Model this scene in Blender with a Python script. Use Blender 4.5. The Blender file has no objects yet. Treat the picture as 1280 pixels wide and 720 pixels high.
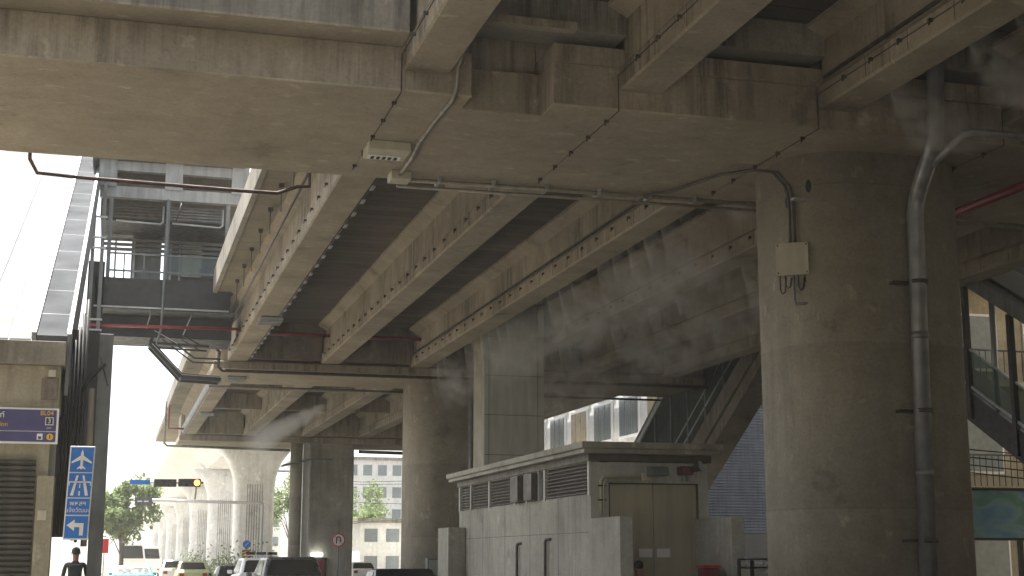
import bpy, bmesh, math, random
from mathutils import Vector, Matrix
random.seed(7)
EYE = 1.7                       # camera height; all z below are measured from the eye, build() adds EYE
R = math.radians
sc = bpy.context.scene
col = sc.collection

# ------------------------------------------------------------------ materials
def nodes(name):
    m = bpy.data.materials.new(name); m.use_nodes = True
    nt = m.node_tree; nt.nodes.clear()
    return m, nt, nt.nodes, nt.links
def N(ns, t, **k):
    n = ns.new(t)
    for a, b in k.items():
        if a in n.inputs: n.inputs[a].default_value = b
        else: setattr(n, a, b)
    return n
def ramp(ns, fac_link, lk, stops):
    r = ns.new('ShaderNodeValToRGB'); e = r.color_ramp.elements
    e[0].position, e[0].color = stops[0][0], (*stops[0][1], 1)
    e[1].position, e[1].color = stops[1][0], (*stops[1][1], 1)
    for p, c in stops[2:]:
        x = e.new(p); x.color = (*c, 1)
    lk.new(fac_link, r.inputs[0]); return r
def g(v): return (v, v, v)
def mix(ns, lk, a, b, fac=1.0, mode='MULTIPLY'):
    m = ns.new('ShaderNodeMix'); m.data_type = 'RGBA'; m.blend_type = mode
    if isinstance(fac, (int, float)): m.inputs[0].default_value = fac
    else: lk.new(fac, m.inputs[0])
    lk.new(a, m.inputs[6]); lk.new(b, m.inputs[7]); return m.outputs[2]

def concrete(name, base, streak=.5, mottle=.35, rough=.9, bump=.25, planks=None, spec=.3, forms=None):
    m, nt, ns, lk = nodes(name)
    geo = ns.new('ShaderNodeNewGeometry')
    P = geo.outputs['Position']
    def noise(scale, det=6, vec=(1,1,1), rgh=.6):
        mp = ns.new('ShaderNodeMapping'); mp.inputs['Scale'].default_value = vec; lk.new(P, mp.inputs[0])
        n = ns.new('ShaderNodeTexNoise'); n.inputs['Scale'].default_value = scale; n.inputs['Detail'].default_value = det
        n.inputs['Roughness'].default_value = rgh
        lk.new(mp.outputs[0], n.inputs['Vector']); return n.outputs['Fac']
    rgb = ns.new('ShaderNodeRGB'); rgb.outputs[0].default_value = (*base, 1)
    big = ramp(ns, noise(.45, 5), lk, [(.3, g(1-mottle)), (.7, g(1+mottle*.45))])
    c = mix(ns, lk, rgb.outputs[0], big.outputs[0])
    med = ramp(ns, noise(3.1, 10, rgh=.72), lk, [(.34, g(.80)), (.60, g(1.07))])
    c = mix(ns, lk, c, med.outputs[0], .6)
    fin = ramp(ns, noise(21, 6, rgh=.75), lk, [(.36, g(.82)), (.58, g(1.06))])
    c = mix(ns, lk, c, fin.outputs[0], .7)
    if streak:
        st = ramp(ns, noise(1.0, 6, (4.2, 4.2, .28), .7), lk, [(.38, g(1-streak*.75)), (.58, g(1.04))])
        blot = ramp(ns, noise(.8, 4, (1, 1, .5)), lk, [(.4, g(0)), (.62, g(1))])
        # run-off marks on upright faces only
        sep = ns.new('ShaderNodeSeparateXYZ'); lk.new(geo.outputs['Normal'], sep.inputs[0])
        ab = N(ns, 'ShaderNodeMath', operation='ABSOLUTE'); lk.new(sep.outputs[2], ab.inputs[0])
        inv = N(ns, 'ShaderNodeMath', operation='SUBTRACT'); inv.inputs[0].default_value = 1; lk.new(ab.outputs[0], inv.inputs[1])
        mu = N(ns, 'ShaderNodeMath', operation='MULTIPLY'); lk.new(inv.outputs[0], mu.inputs[0]); lk.new(blot.outputs[0], mu.inputs[1])
        c = mix(ns, lk, c, st.outputs[0], mu.outputs[0])
    if streak:
        st2 = ramp(ns, noise(1.0, 8, (11, 11, .5), .75), lk, [(.42, g(.72)), (.52, g(1.0)), (.66, g(1.0)), (.74, g(1.25))])
        bl2 = ramp(ns, noise(.6, 5, (1, 1, .7)), lk, [(.46, g(0)), (.6, g(streak))])
        mu2 = N(ns, 'ShaderNodeMath', operation='MULTIPLY'); lk.new(inv.outputs[0], mu2.inputs[0]); lk.new(bl2.outputs[0], mu2.inputs[1])
        c = mix(ns, lk, c, st2.outputs[0], mu2.outputs[0])
    stn = ramp(ns, noise(.9, 9, (1, 1, 1), .7), lk, [(.34, g(.62)), (.40, g(1))])
    c = mix(ns, lk, c, stn.outputs[0], .55)
    # pale lime patches and dark pits
    lime = ramp(ns, noise(2.1, 10, (1, 2.2, 1), .66), lk, [(.60, g(1)), (.67, g(1.45))])
    c = mix(ns, lk, c, lime.outputs[0], .8)
    pit = ramp(ns, noise(26, 3), lk, [(.27, g(.6)), (.36, g(1))])
    c = mix(ns, lk, c, pit.outputs[0], .7)
    height = noise(9, 8, rgh=.7)
    if planks:
        sp = ns.new('ShaderNodeSeparateXYZ'); lk.new(P, sp.inputs[0])
        dv = N(ns, 'ShaderNodeMath', operation='DIVIDE'); lk.new(sp.outputs[1], dv.inputs[0]); dv.inputs[1].default_value = planks
        fl = N(ns, 'ShaderNodeMath', operation='FLOOR'); lk.new(dv.outputs[0], fl.inputs[0])
        wn = ns.new('ShaderNodeTexWhiteNoise'); wn.noise_dimensions = '1D'; lk.new(fl.outputs[0], wn.inputs['W'])
        tone = ramp(ns, wn.outputs['Value'], lk, [(0, (.8, .8, .8)), (.5, (1.05, 1.0, .93)), (1, (1.4, 1.28, 1.12))])
        c = mix(ns, lk, c, tone.outputs[0], .85)
        fr = N(ns, 'ShaderNodeMath', operation='FRACT'); lk.new(dv.outputs[0], fr.inputs[0])
        gr = ramp(ns, fr.outputs[0], lk, [(0, g(.25)), (.05, g(1)), (.95, g(1)), (1, g(.25))])
        c = mix(ns, lk, c, gr.outputs[0])
    if forms:
        sp = ns.new('ShaderNodeSeparateXYZ'); lk.new(P, sp.inputs[0])
        dv = N(ns, 'ShaderNodeMath', operation='DIVIDE'); lk.new(sp.outputs[2], dv.inputs[0]); dv.inputs[1].default_value = forms
        fl = N(ns, 'ShaderNodeMath', operation='FLOOR'); lk.new(dv.outputs[0], fl.inputs[0])
        wn = ns.new('ShaderNodeTexWhiteNoise'); wn.noise_dimensions = '1D'; lk.new(fl.outputs[0], wn.inputs['W'])
        tone = ramp(ns, wn.outputs['Value'], lk, [(0, g(.86)), (1, g(1.08))])
        c = mix(ns, lk, c, tone.outputs[0], .9)
        fr = N(ns, 'ShaderNodeMath', operation='FRACT'); lk.new(dv.outputs[0], fr.inputs[0])
        gr = ramp(ns, fr.outputs[0], lk, [(0, g(.84)), (.014, g(1))])
        c = mix(ns, lk, c, gr.outputs[0])
    b = N(ns, 'ShaderNodeBsdfPrincipled', Roughness=rough); b.inputs['Specular IOR Level'].default_value = spec
    lk.new(c, b.inputs['Base Color'])
    bp = N(ns, 'ShaderNodeBump', Strength=bump, Distance=.02); lk.new(height, bp.inputs['Height']); lk.new(bp.outputs[0], b.inputs['Normal'])
    o = ns.new('ShaderNodeOutputMaterial'); lk.new(b.outputs[0], o.inputs[0]); return m

def plain(name, colr, rough=.5, metal=0, var=.15, scale=6, spec=.5, bump=0, emit=None, streak=0):
    m, nt, ns, lk = nodes(name)
    tc = ns.new('ShaderNodeNewGeometry')
    n = ns.new('ShaderNodeTexNoise'); n.inputs['Scale'].default_value = scale; n.inputs['Detail'].default_value = 6
    lk.new(tc.outputs['Position'], n.inputs['Vector'])
    rgb = ns.new('ShaderNodeRGB'); rgb.outputs[0].default_value = (*colr, 1)
    r = ramp(ns, n.outputs['Fac'], lk, [(.3, g(1-var)), (.7, g(1+var*.5))])
    c = mix(ns, lk, rgb.outputs[0], r.outputs[0])
    if streak:
        mp = ns.new('ShaderNodeMapping'); mp.inputs['Scale'].default_value = (5, 5, .4); lk.new(tc.outputs['Position'], mp.inputs[0])
        n2 = ns.new('ShaderNodeTexNoise'); n2.inputs['Scale'].default_value = 1.3; n2.inputs['Detail'].default_value = 7; lk.new(mp.outputs[0], n2.inputs['Vector'])
        r2 = ramp(ns, n2.outputs['Fac'], lk, [(.4, g(1-streak)), (.6, g(1))])
        c = mix(ns, lk, c, r2.outputs[0])
    b = N(ns, 'ShaderNodeBsdfPrincipled', Roughness=rough, Metallic=metal); b.inputs['Specular IOR Level'].default_value = spec
    lk.new(c, b.inputs['Base Color'])
    rr = ramp(ns, n.outputs['Fac'], lk, [(.3, g(min(1, rough+.15))), (.7, g(max(.02, rough-.08)))]); lk.new(rr.outputs[0], b.inputs['Roughness'])
    if bump:
        bp = N(ns, 'ShaderNodeBump', Strength=bump, Distance=.01); lk.new(n.outputs['Fac'], bp.inputs['Height']); lk.new(bp.outputs[0], b.inputs['Normal'])
    if emit:
        b.inputs['Emission Color'].default_value = (*colr, 1); b.inputs['Emission Strength'].default_value = emit
    o = ns.new('ShaderNodeOutputMaterial'); lk.new(b.outputs[0], o.inputs[0]); return m

def glassy(name, tint=(.75, .85, .85), alpha=.35, rough=.05):
    m, nt, ns, lk = nodes(name)
    t = ns.new('ShaderNodeBsdfTransparent'); t.inputs[0].default_value = (*tint, 1)
    gl = ns.new('ShaderNodeBsdfPrincipled'); gl.inputs['Base Color'].default_value = (.12, .15, .16, 1); gl.inputs['Roughness'].default_value = rough
    mx = ns.new('ShaderNodeMixShader'); mx.inputs[0].default_value = alpha
    lk.new(t.outputs[0], mx.inputs[1]); lk.new(gl.outputs[0], mx.inputs[2])
    o = ns.new('ShaderNodeOutputMaterial'); lk.new(mx.outputs[0], o.inputs[0]); return m
def translucent(name, c):
    m, nt, ns, lk = nodes(name)
    geo = ns.new('ShaderNodeNewGeometry'); n = ns.new('ShaderNodeTexNoise'); n.inputs['Scale'].default_value = 2; n.inputs['Detail'].default_value = 5
    lk.new(geo.outputs['Position'], n.inputs['Vector'])
    r = ramp(ns, n.outputs['Fac'], lk, [(.3, tuple(x*.88 for x in c)), (.7, c)])
    d = ns.new('ShaderNodeBsdfDiffuse'); t = ns.new('ShaderNodeBsdfTranslucent'); mx = ns.new('ShaderNodeMixShader'); mx.inputs[0].default_value = .6
    lk.new(r.outputs[0], d.inputs[0]); lk.new(r.outputs[0], t.inputs[0])
    lk.new(d.outputs[0], mx.inputs[1]); lk.new(t.outputs[0], mx.inputs[2])
    o = ns.new('ShaderNodeOutputMaterial'); lk.new(mx.outputs[0], o.inputs[0]); return m
def leafmat(name, a, b):
    m, nt, ns, lk = nodes(name)
    geo = ns.new('ShaderNodeNewGeometry'); n = ns.new('ShaderNodeTexNoise'); n.inputs['Scale'].default_value = 1.4; n.inputs['Detail'].default_value = 5
    lk.new(geo.outputs['Position'], n.inputs['Vector'])
    r = ramp(ns, n.outputs['Fac'], lk, [(.35, a), (.65, b)])
    d = ns.new('ShaderNodeBsdfDiffuse'); t = ns.new('ShaderNodeBsdfTranslucent'); mx = ns.new('ShaderNodeMixShader'); mx.inputs[0].default_value = .35
    lk.new(r.outputs[0], d.inputs[0]); lk.new(r.outputs[0], t.inputs[0]); lk.new(d.outputs[0], mx.inputs[1]); lk.new(t.outputs[0], mx.inputs[2])
    o = ns.new('ShaderNodeOutputMaterial'); lk.new(mx.outputs[0], o.inputs[0]); return m

M = {}
M['beam'] = concrete('beam_concrete', (.345, .296, .228), streak=.75)
M['cap'] = concrete('cap_concrete', (.368, .316, .245), streak=.8, mottle=.22, bump=.3)
M['edge_highlight'] = concrete('pale_edge_highlight', (.46, .41, .31), streak=0, mottle=.5)  # paler concrete that paints the bright highlight on the cap beam edge
M['col'] = concrete('column_concrete', (.36, .325, .262), streak=.2, mottle=.22, forms=2.4)
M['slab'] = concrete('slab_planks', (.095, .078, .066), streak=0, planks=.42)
M['deck'] = concrete('deck_concrete', (.24, .21, .16), streak=.6)
M['greycon'] = concrete('grey_concrete', (.29, .268, .225), streak=.8)
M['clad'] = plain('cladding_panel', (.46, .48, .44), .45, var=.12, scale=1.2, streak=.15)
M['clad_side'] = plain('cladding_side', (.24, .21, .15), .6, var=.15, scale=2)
M['plaster'] = concrete('hut_plaster', (.39, .375, .32), streak=.35, mottle=.3, bump=.12)
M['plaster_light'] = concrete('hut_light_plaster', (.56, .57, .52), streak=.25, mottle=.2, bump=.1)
M['door'] = plain('door_paint', (.47, .43, .32), .5, var=.12, scale=1.2, streak=.15)
M['dark'] = plain('dark_metal', (.035, .036, .038), .5, .3)
M['steel'] = plain('grey_steel', (.17, .185, .19), .5, .2, var=.2, scale=3, streak=.2)
M['lightsteel'] = plain('light_steel', (.42, .44, .45), .4, .3, var=.15, scale=3, streak=.15)
M['steelmid'] = plain('mid_steel', (.27, .285, .295), .6, .1, var=.2, scale=2, streak=.25)
M['louvre'] = plain('louvre_slat', (.10, .085, .068), .6, var=.25)
M['pvc'] = plain('galvanised_pipe', (.30, .30, .31), .38, .35, var=.2, scale=5, streak=.25)
M['pipe'] = plain('conduit_metal', (.26, .24, .20), .45, .3, var=.25, scale=8)
M['darkpipe'] = plain('dark_conduit', (.07, .06, .055), .5, .1, var=.2)
M['brownpipe'] = plain('brown_pipe', (.055, .035, .03), .7, 0, var=.3, spec=.2)
M['red'] = plain('red_pipe_paint', (.22, .018, .03), .4, var=.2)
M['boxgrey'] = plain('box_paint', (.55, .52, .41), .5, var=.12, scale=3, streak=.12)
M['white'] = plain('white_paint', (.8, .8, .78), .5, var=.08, scale=2, streak=.1)
M['offwhite'] = concrete('pale_render', (.72, .72, .70), streak=.25, mottle=.15, bump=.05)
M['viaduct'] = concrete('pale_concrete', (.84, .84, .84), streak=.3, mottle=.15, bump=.1)
M['black'] = plain('black_plastic', (.02, .02, .02), .4, var=.1)
M['rubber'] = plain('rubber', (.018, .018, .018), .8)
M['shutter'] = plain('shutter_metal', (.07, .065, .055), .5, .2, var=.25, scale=3, streak=.3)
M['beige'] = concrete('beige_render', (.38, .345, .26), streak=.45, mottle=.2, bump=.1)
M['rust'] = concrete('stained_block', (.22, .185, .15), streak=.7)
M['bluesign'] = plain('sign_blue', (.012, .17, .62), .4, var=.06)
M['navysign'] = plain('station_sign_blue', (.055, .05, .17), .4, var=.06)
M['signwhite'] = plain('sign_white', (.82, .82, .82), .4, var=.04)
M['signyellow'] = plain('sign_yellow', (.75, .45, .03), .4, var=.04)
M['signred'] = plain('sign_red', (.55, .02, .02), .4, var=.04)
M['green'] = plain('sign_green', (.02, .16, .12), .4, var=.04)
M['reddoor'] = plain('red_door_paint', (.16, .012, .02), .5, var=.2)
M['roofpanel'] = translucent('canopy_panel', (.42, .43, .44))
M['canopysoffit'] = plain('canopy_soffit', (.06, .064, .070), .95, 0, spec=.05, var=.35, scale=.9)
M['glass'] = glassy('clear_glass', (.72, .80, .78), .3)
M['darkglass'] = plain('tinted_glass', (.012, .014, .014), .06, var=.05, spec=.6)
M['winglass'] = plain('window_glass', (.16, .19, .20), .12, var=.2, spec=.6)
M['lit'] = plain('lit_tube', (1, 1, .96), .5, emit=2.2, var=0)
M['amber'] = plain('amber_lamp', (1, .32, .03), .4, emit=3.5, var=0)
M['lens'] = plain('dark_lens', (.05, .05, .05), .2)
M['bluemetal'] = plain('blue_sheet', (.055, .066, .095), .45, .1, var=.2, scale=2, streak=.3)
M['mural'] = None
M['leaf'] = leafmat('leaf_green', (.13, .18, .08), (.28, .34, .17))
M['bark'] = plain('bark', (.12, .09, .06), .9, bump=.4)
M['car_grey'] = plain('car_paint_grey', (.10, .105, .11), .25, .4, var=.05, spec=.6)
M['car_black'] = plain('car_paint_black', (.012, .013, .015), .18, .1, var=.05, spec=.7)
M['car_white'] = plain('car_paint_white', (.78, .78, .78), .25, var=.04, spec=.6)
M['car_lime'] = plain('car_paint_lime', (.45, .47, .22), .3, var=.04, spec=.6)
M['car_teal'] = plain('truck_paint_teal', (.06, .35, .42), .3, var=.04, spec=.6)
M['taillight'] = plain('tail_lens', (.35, .01, .01), .2, var=.05)
M['headlight'] = plain('head_lens', (.7, .7, .7), .1, var=.05)
M['rim'] = plain('alloy', (.4, .4, .42), .3, .8)
M['skin'] = plain('skin', (.32, .18, .12), .6, var=.08)
M['hair'] = plain('hair', (.012, .010, .010), .6)
M['shirt_dark'] = plain('dark_shirt', (.05, .05, .06), .85, bump=.3)
M['shirt_pink'] = plain('pink_shirt', (.55, .22, .25), .85, bump=.3)
M['trousers'] = plain('trousers', (.03, .035, .05), .85, bump=.2)
M['asphalt'] = plain('asphalt', (.045, .045, .042), .9, var=.3, scale=.7, bump=.3)
M['groundm'] = plain('pale_ground', (.085, .08, .068), .95, var=.25, scale=.4, bump=.2)
M['paving'] = concrete('paving', (.30, .275, .22), streak=0, mottle=.3)
M['paint'] = plain('road_paint', (.75, .75, .72), .7, var=.15)
M['tan'] = concrete('tan_wall', (.42, .36, .26), streak=.3, bump=.05)

# mural (a painted hoarding with cool blue and sea-green patches)
def mural():
    m, nt, ns, lk = nodes('mural_paint')
    geo = ns.new('ShaderNodeNewGeometry'); mp = ns.new('ShaderNodeMapping'); mp.inputs['Scale'].default_value = (.9, .9, 1.7); lk.new(geo.outputs['Position'], mp.inputs[0])
    v = ns.new('ShaderNodeTexNoise'); v.inputs['Scale'].default_value = .8; v.inputs['Detail'].default_value = 3; v.inputs['Distortion'].default_value = 1.6
    lk.new(mp.outputs[0], v.inputs['Vector'])
    r = ramp(ns, v.outputs['Fac'], lk, [(.34, (.14, .36, .62)), (.44, (.25, .5, .7)), (.50, (.28, .55, .58)), (.60, (.16, .42, .42))])
    b = ns.new('ShaderNodeBsdfPrincipled'); b.inputs['Roughness'].default_value = .5; lk.new(r.outputs[0], b.inputs['Base Color'])
    o = ns.new('ShaderNodeOutputMaterial'); lk.new(b.outputs[0], o.inputs[0]); return m
M['mural'] = mural()

# ------------------------------------------------------------------ mesh builder
class MB:
    def __init__(s): s.v = []; s.f = []; s.sm = []
    def add(s, vs, fs, smooth=False):
        o = len(s.v); s.v += [Vector(v) for v in vs]
        for f in fs: s.f.append([i+o for i in f]); s.sm.append(smooth)
        return s
    def box(s, x0, x1, y0, y1, z0, z1):
        x0, x1 = sorted((x0, x1)); y0, y1 = sorted((y0, y1)); z0, z1 = sorted((z0, z1))
        return s.add([(x0,y0,z0),(x1,y0,z0),(x1,y1,z0),(x0,y1,z0),(x0,y0,z1),(x1,y0,z1),(x1,y1,z1),(x0,y1,z1)],
              [(0,3,2,1),(4,5,6,7),(0,1,5,4),(1,2,6,5),(2,3,7,6),(3,0,4,7)])
    def prism(s, poly, a, b, axis='z', smooth=False):
        """poly of 2-D points extruded from a to b along an axis: z -> (x,y), y -> (x,z), x -> (y,z)"""
        def p(q, t): return {'z': (q[0], q[1], t), 'y': (q[0], t, q[1]), 'x': (t, q[0], q[1])}[axis]
        n = len(poly); vs = [p(q, a) for q in poly]+[p(q, b) for q in poly]
        s.add(vs, [tuple(range(n))[::-1], tuple(range(n, 2*n))]); o = len(s.v)-2*n
        for i in range(n):
            j = (i+1) % n; s.f.append([o+i, o+j, o+n+j, o+n+i]); s.sm.append(smooth)
        return s
    def tube(s, pts, r, seg=10, caps=True, r2=None):
        pts = [Vector(p) for p in pts]; n = len(pts); rings = []
        ref = None
        for i, p in enumerate(pts):
            d = ((pts[min(i+1, n-1)]-p).normalized() + (p-pts[max(i-1, 0)]).normalized())
            if d.length < 1e-6: d = pts[min(i+1, n-1)]-pts[max(i-1, 0)]
            d.normalize()
            if ref is None: ref = Vector((0,0,1)) if abs(d.z) < .9 else Vector((1,0,0))
            u = d.cross(ref).normalized(); w = u.cross(d).normalized(); ref = w
            rr = r if r2 is None else r+(r2-r)*i/max(1, n-1)
            rings.append([p+(u*math.cos(2*math.pi*k/seg)+w*math.sin(2*math.pi*k/seg))*rr for k in range(seg)])
        vs = [v for q in rings for v in q]; fs = []
        for i in range(n-1):
            for k in range(seg):
                k2 = (k+1) % seg; fs.append((i*seg+k, i*seg+k2, (i+1)*seg+k2, (i+1)*seg+k))
        s.add(vs, fs, True)
        if caps: 
            o = len(s.v)-len(vs); s.f.append([o+k for k in range(seg)][::-1]); s.f.append([o+(n-1)*seg+k for k in range(seg)]); s.sm += [False, False]
        return s
    def bar(s, a, b, w, h=None):
        """square bar from a to b"""
        h = h or w; a, b = Vector(a), Vector(b); d = (b-a).normalized()
        up = Vector((0,0,1)) if abs(d.z) < .95 else Vector((0,1,0))
        u = d.cross(up).normalized()*w/2; v = u.cross(d).normalized()*h/2
        vs = [a-u-v, a+u-v, a+u+v, a-u+v, b-u-v, b+u-v, b+u+v, b-u+v]
        return s.add(vs, [(0,1,2,3),(7,6,5,4),(0,4,5,1),(1,5,6,2),(2,6,7,3),(3,7,4,0)])
    def quad(s, a, b, c, d): return s.add([a, b, c, d], [(0,1,2,3)])
    def ball(s, c, rx, ry=None, rz=None, u=12, v=8):
        ry = ry or rx; rz = rz or rx; vs = []; fs = []
        for i in range(v+1):
            t = math.pi*i/v
            for k in range(u):
                a = 2*math.pi*k/u
                vs.append((c[0]+rx*math.sin(t)*math.cos(a), c[1]+ry*math.sin(t)*math.sin(a), c[2]+rz*math.cos(t)))
        for i in range(v):
            for k in range(u):
                k2 = (k+1) % u; fs.append((i*u+k, (i+1)*u+k, (i+1)*u+k2, i*u+k2))
        return s.add(vs, fs, True)
    def build(s, name, mat, parent=None, bevel=0, kind=None, label=None, cat=None, group=None, lab=None):
        me = bpy.data.meshes.new(name)
        if parent is not None:
            org = Vector(parent['_org'])
        else:
            xs = [v.x for v in s.v]; ys = [v.y for v in s.v]; zs = [v.z for v in s.v]
            org = Vector(((min(xs)+max(xs))/2, (min(ys)+max(ys))/2, min(zs)))
        bm = bmesh.new()
        vs = [bm.verts.new(v-org) for v in s.v]
        for f, sm in zip(s.f, s.sm):
            try:
                fc = bm.faces.new([vs[i] for i in f]); fc.smooth = sm
            except ValueError: pass
        bmesh.ops.remove_doubles(bm, verts=bm.verts, dist=1e-5)
        bmesh.ops.recalc_face_normals(bm, faces=bm.faces)
        bm.to_mesh(me); bm.free()
        me.materials.append(M[mat] if isinstance(mat, str) else mat)
        o = bpy.data.objects.new(name, me); col.objects.link(o)
        o['_org'] = tuple(org)
        if parent is not None: o.parent = parent
        else: o.location = org+Vector((0, 0, EYE))
        if bevel:
            b = o.modifiers.new('bevel', 'BEVEL'); b.width = bevel; b.segments = 2; b.limit_method = 'ANGLE'; b.angle_limit = R(40)
        if kind: o['kind'] = kind
        if label: o['label'] = label
        if cat: o['category'] = cat
        if group: o['group'] = group
        return o
def thing(name, label, cat, loc, group=None):
    o = bpy.data.objects.new(name, None); col.objects.link(o); o.empty_display_size = .2
    o.location = Vector(loc)+Vector((0, 0, EYE)); o['_org'] = tuple(loc)
    o['label'] = label; o['category'] = cat
    if group: o['group'] = group
    return o
def copy_tree(o, parent=None):
    c = o.copy(); col.objects.link(c); c.parent = parent
    for ch in [x for x in bpy.data.objects if x.parent == o]: copy_tree(ch, c)
    return c
def arc(c, r, a0, a1, n, plane='xz'):
    out = []
    for i in range(n+1):
        a = R(a0+(a1-a0)*i/n)
        out.append((c[0]+r*math.cos(a), c[1]+r*math.sin(a)))
    return out
G = -1.7  # ground
ORD = ['first', 'second', 'third', 'fourth', 'fifth', 'sixth']

# ------------------------------------------------------------------ setting
MB().quad((-600, -300, G), (700, -300, G), (700, 1200, G), (-600, 1200, G)).build('ground', 'groundm', kind='structure')
MB().quad((-.6, -60, G+.004), (7.9, -60, G+.004), (7.9, 500, G+.004), (-.6, 500, G+.004)).build('road', 'asphalt', kind='structure')
MB().quad((13.6, -60, G+.004), (24, -60, G+.004), (24, 500, G+.004), (13.6, 500, G+.004)).build('road', 'asphalt', kind='structure')
MB().quad((-.6, 84, G+.006), (30, 84, G+.006), (30, 900, G+.006), (-.6, 900, G+.006)).build('road', 'paving', kind='structure')
mk = MB()
for x in (2.2, 5.0):
    y = -50
    while y < 300:
        mk.quad((x-.06, y, G+.008), (x+.06, y, G+.008), (x+.06, y+3, G+.008), (x-.06, y+3, G+.008)); y += 7
mk.build('lane_marking', 'paint', kind='structure')
MB().box(-9.5, -.6, -60, 400, G-.1, G+.13).build('pavement', 'paving', kind='structure')
MB().box(7.9, 13.6, -60, 60, G-.1, G+.13).build('median', 'asphalt', kind='structure')

# ------------------------------------------------------------------ station viaduct
GX = [3.4, 6.4, 9.4, 12.4, 15.4, 18.4]
GB, ST = 6.27, 7.47            # girder underside, slab underside
def girder(x, y0, y1, label, group):
    t = thing('concrete_girder', label, 'girder', (x+.31, (y0+y1)/2, GB), group)
    prof = [(x, GB+.03), (x+.03, GB), (x+.60, GB), (x+.63, GB+.03), (x+.63, GB+.32), (x+.55, GB+.40), (x+.55, ST-.2), (x+.83, ST-.06), (x+.83, ST+.01),
            (x-.2, ST+.01), (x-.2, ST-.06), (x+.08, ST-.2), (x+.08, GB+.40), (x, GB+.32)]
    MB().prism(prof, y0, y1, 'y').build('web', 'beam', t)
    s = MB(); yy = y0+1.0; s.box(x-.003, x+.0, y0+.5, y1-.5, GB+.305, GB+.311)
    while yy < y1-.5:
        s.box(x-.004, x+.0, yy, yy+.010, GB+.04, GB+.308); yy += 1.05
    s.build('joint_line', 'darkpipe', t)
    return t
spans = [('near', -50.0, 17.44), ('middle', 21.83, 46.3), ('far', 50.0, 75.0)]
PL = ['leftmost', 'second', 'third', 'fourth', 'fifth', 'sixth']
for sn, y0, y1 in spans:
    for i, x in enumerate(GX):
        if i == 0: d = 'leftmost concrete girder of the %s span, beside the open sky' % sn
        else: d = '%s concrete girder from the left in the %s span' % (PL[i], sn)
        extra = ''
        girder(x, y0, y1, d+extra, 'girders of the %s span' % sn)

# deck slabs
for sn, y0, y1 in spans:
    t = thing('deck_slab', {'near': 'dark deck slab over the near girders at the top right', 'middle': 'dark plank-marked deck slab above the middle girders', 'far': 'deck slab above the distant girders past the second cap beam'}[sn], 'deck', (11, (y0+y1)/2, ST), 'deck slabs')
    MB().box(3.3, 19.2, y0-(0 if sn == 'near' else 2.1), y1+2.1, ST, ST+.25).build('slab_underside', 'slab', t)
    if sn == 'near':
        MB().box(19.2, 21.0, y0, y1+2, ST+.1, ST+.35).build('edge_slab', 'deck', t)
    else:
        # left overhang: narrow edge strip with upstand
        e = MB()
        xl = 2.62
        ye = 40.6 if sn == 'middle' else y1
        e.box(xl, 3.2, y0-2, ye, ST+.02, ST+.27)
        e.build('edge_slab', 'deck', t)
        MB().box(xl-.12, xl, y0-2, ye, ST-.03, ST+.62).build('edge_upstand', 'greycon', t)
        MB().box(19.2, 21.0, y0-2, y1+2, ST+.1, ST+.35).build('outer_edge_slab', 'deck', t)
# station floors above the deck: they keep the underside in shade
MB().box(3.0, 24, -50, 110, 8.6, 9.0).build('station_floor', 'deck', label='broad concrete station floor above the girders, closing the top', cat='station floor')

# cap beams ---------------------------------------------------------
def rrect(x0, x1, y0, y1, r, n=6):
    out = []
    for cx, cy, a in ((x1-r, y0+r, -90), (x1-r, y1-r, 0), (x0+r, y1-r, 90), (x0+r, y0+r, 180)):
        for k in range(n+1):
            q = R(a+90*k/n); out.append((cx+r*math.cos(q), cy+r*math.sin(q)))
    return out
t = thing('cap_beam', 'wide pale concrete cap beam crossing the top of the picture', 'beam', (9, 19.6, 6))
foot = [(-9, 17.44), (4.33, 17.44), (4.33, 18.0), (5.46, 18.0), (5.46, 17.44), (9.38, 17.44), (9.38, 17.49), (24, 17.49), (24, 21.82), (-9, 21.82)]
b = MB(); b.prism(foot, 6.0, 6.6); b.build('lower_beam', 'cap', t, bevel=.02)
for (xa, xb, ya) in ((-9, 4.33, 17.44), (5.46, 9.38, 17.44), (9.39, 24, 17.49)): MB().box(xa, xb, ya-.006, ya+.03, 5.995, 6.014).build('edge_highlight', 'edge_highlight', t)  # thin pale strips: edge highlight painted along the cracked lower edge
MB().box(5.47, 24, 17.46, 21.8, 6.603, 6.88).build('raised_seat', 'cap', t, bevel=.015)
MB().box(-9, 5.45, 18.3, 21.0, 6.603, 8.2).build('upper_beam', 'cap', t)
MB().box(5.47, 24, 18.3, 21.0, 6.883, 8.2).build('upper_beam', 'cap', t)
# cross beam over the near edge at the left
t = thing('cross_beam', 'stained grey concrete cross beam above the left half of the cap beam', 'beam', (-3, 17.3, 6.6))
MB().box(-9, 3.38, 16.94, 17.6, 6.64, 9.2).build('stem', 'greycon', t)
MB().box(-9, 3.38, 16.94, 17.6, 6.605, 6.639).build('soffit', 'cap', t)  # underside in warmer concrete: its yellowish light is put into the colour
for k, x in enumerate(GX[:-1]):
    z = 7.0
    t = MB().box(x+.56, x+3.07, 17.3, 17.9, z+.01, 8.5)
    t.build('diaphragm', 'greycon', label='dark concrete diaphragm wall between the %s and %s girders above the cap beam' % (PL[k], PL[k+1]), cat='diaphragm wall', group='diaphragms over the wide cap beam', bevel=.01)
for k, x in enumerate(GX[:1]):
    MB().box(x+.56, x+2.3, 17.12, 17.29, 6.95, 7.06).build('ledge', 'cap', label='narrow pale ledge under the diaphragm between the leftmost and second girders', cat='ledge')
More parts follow.
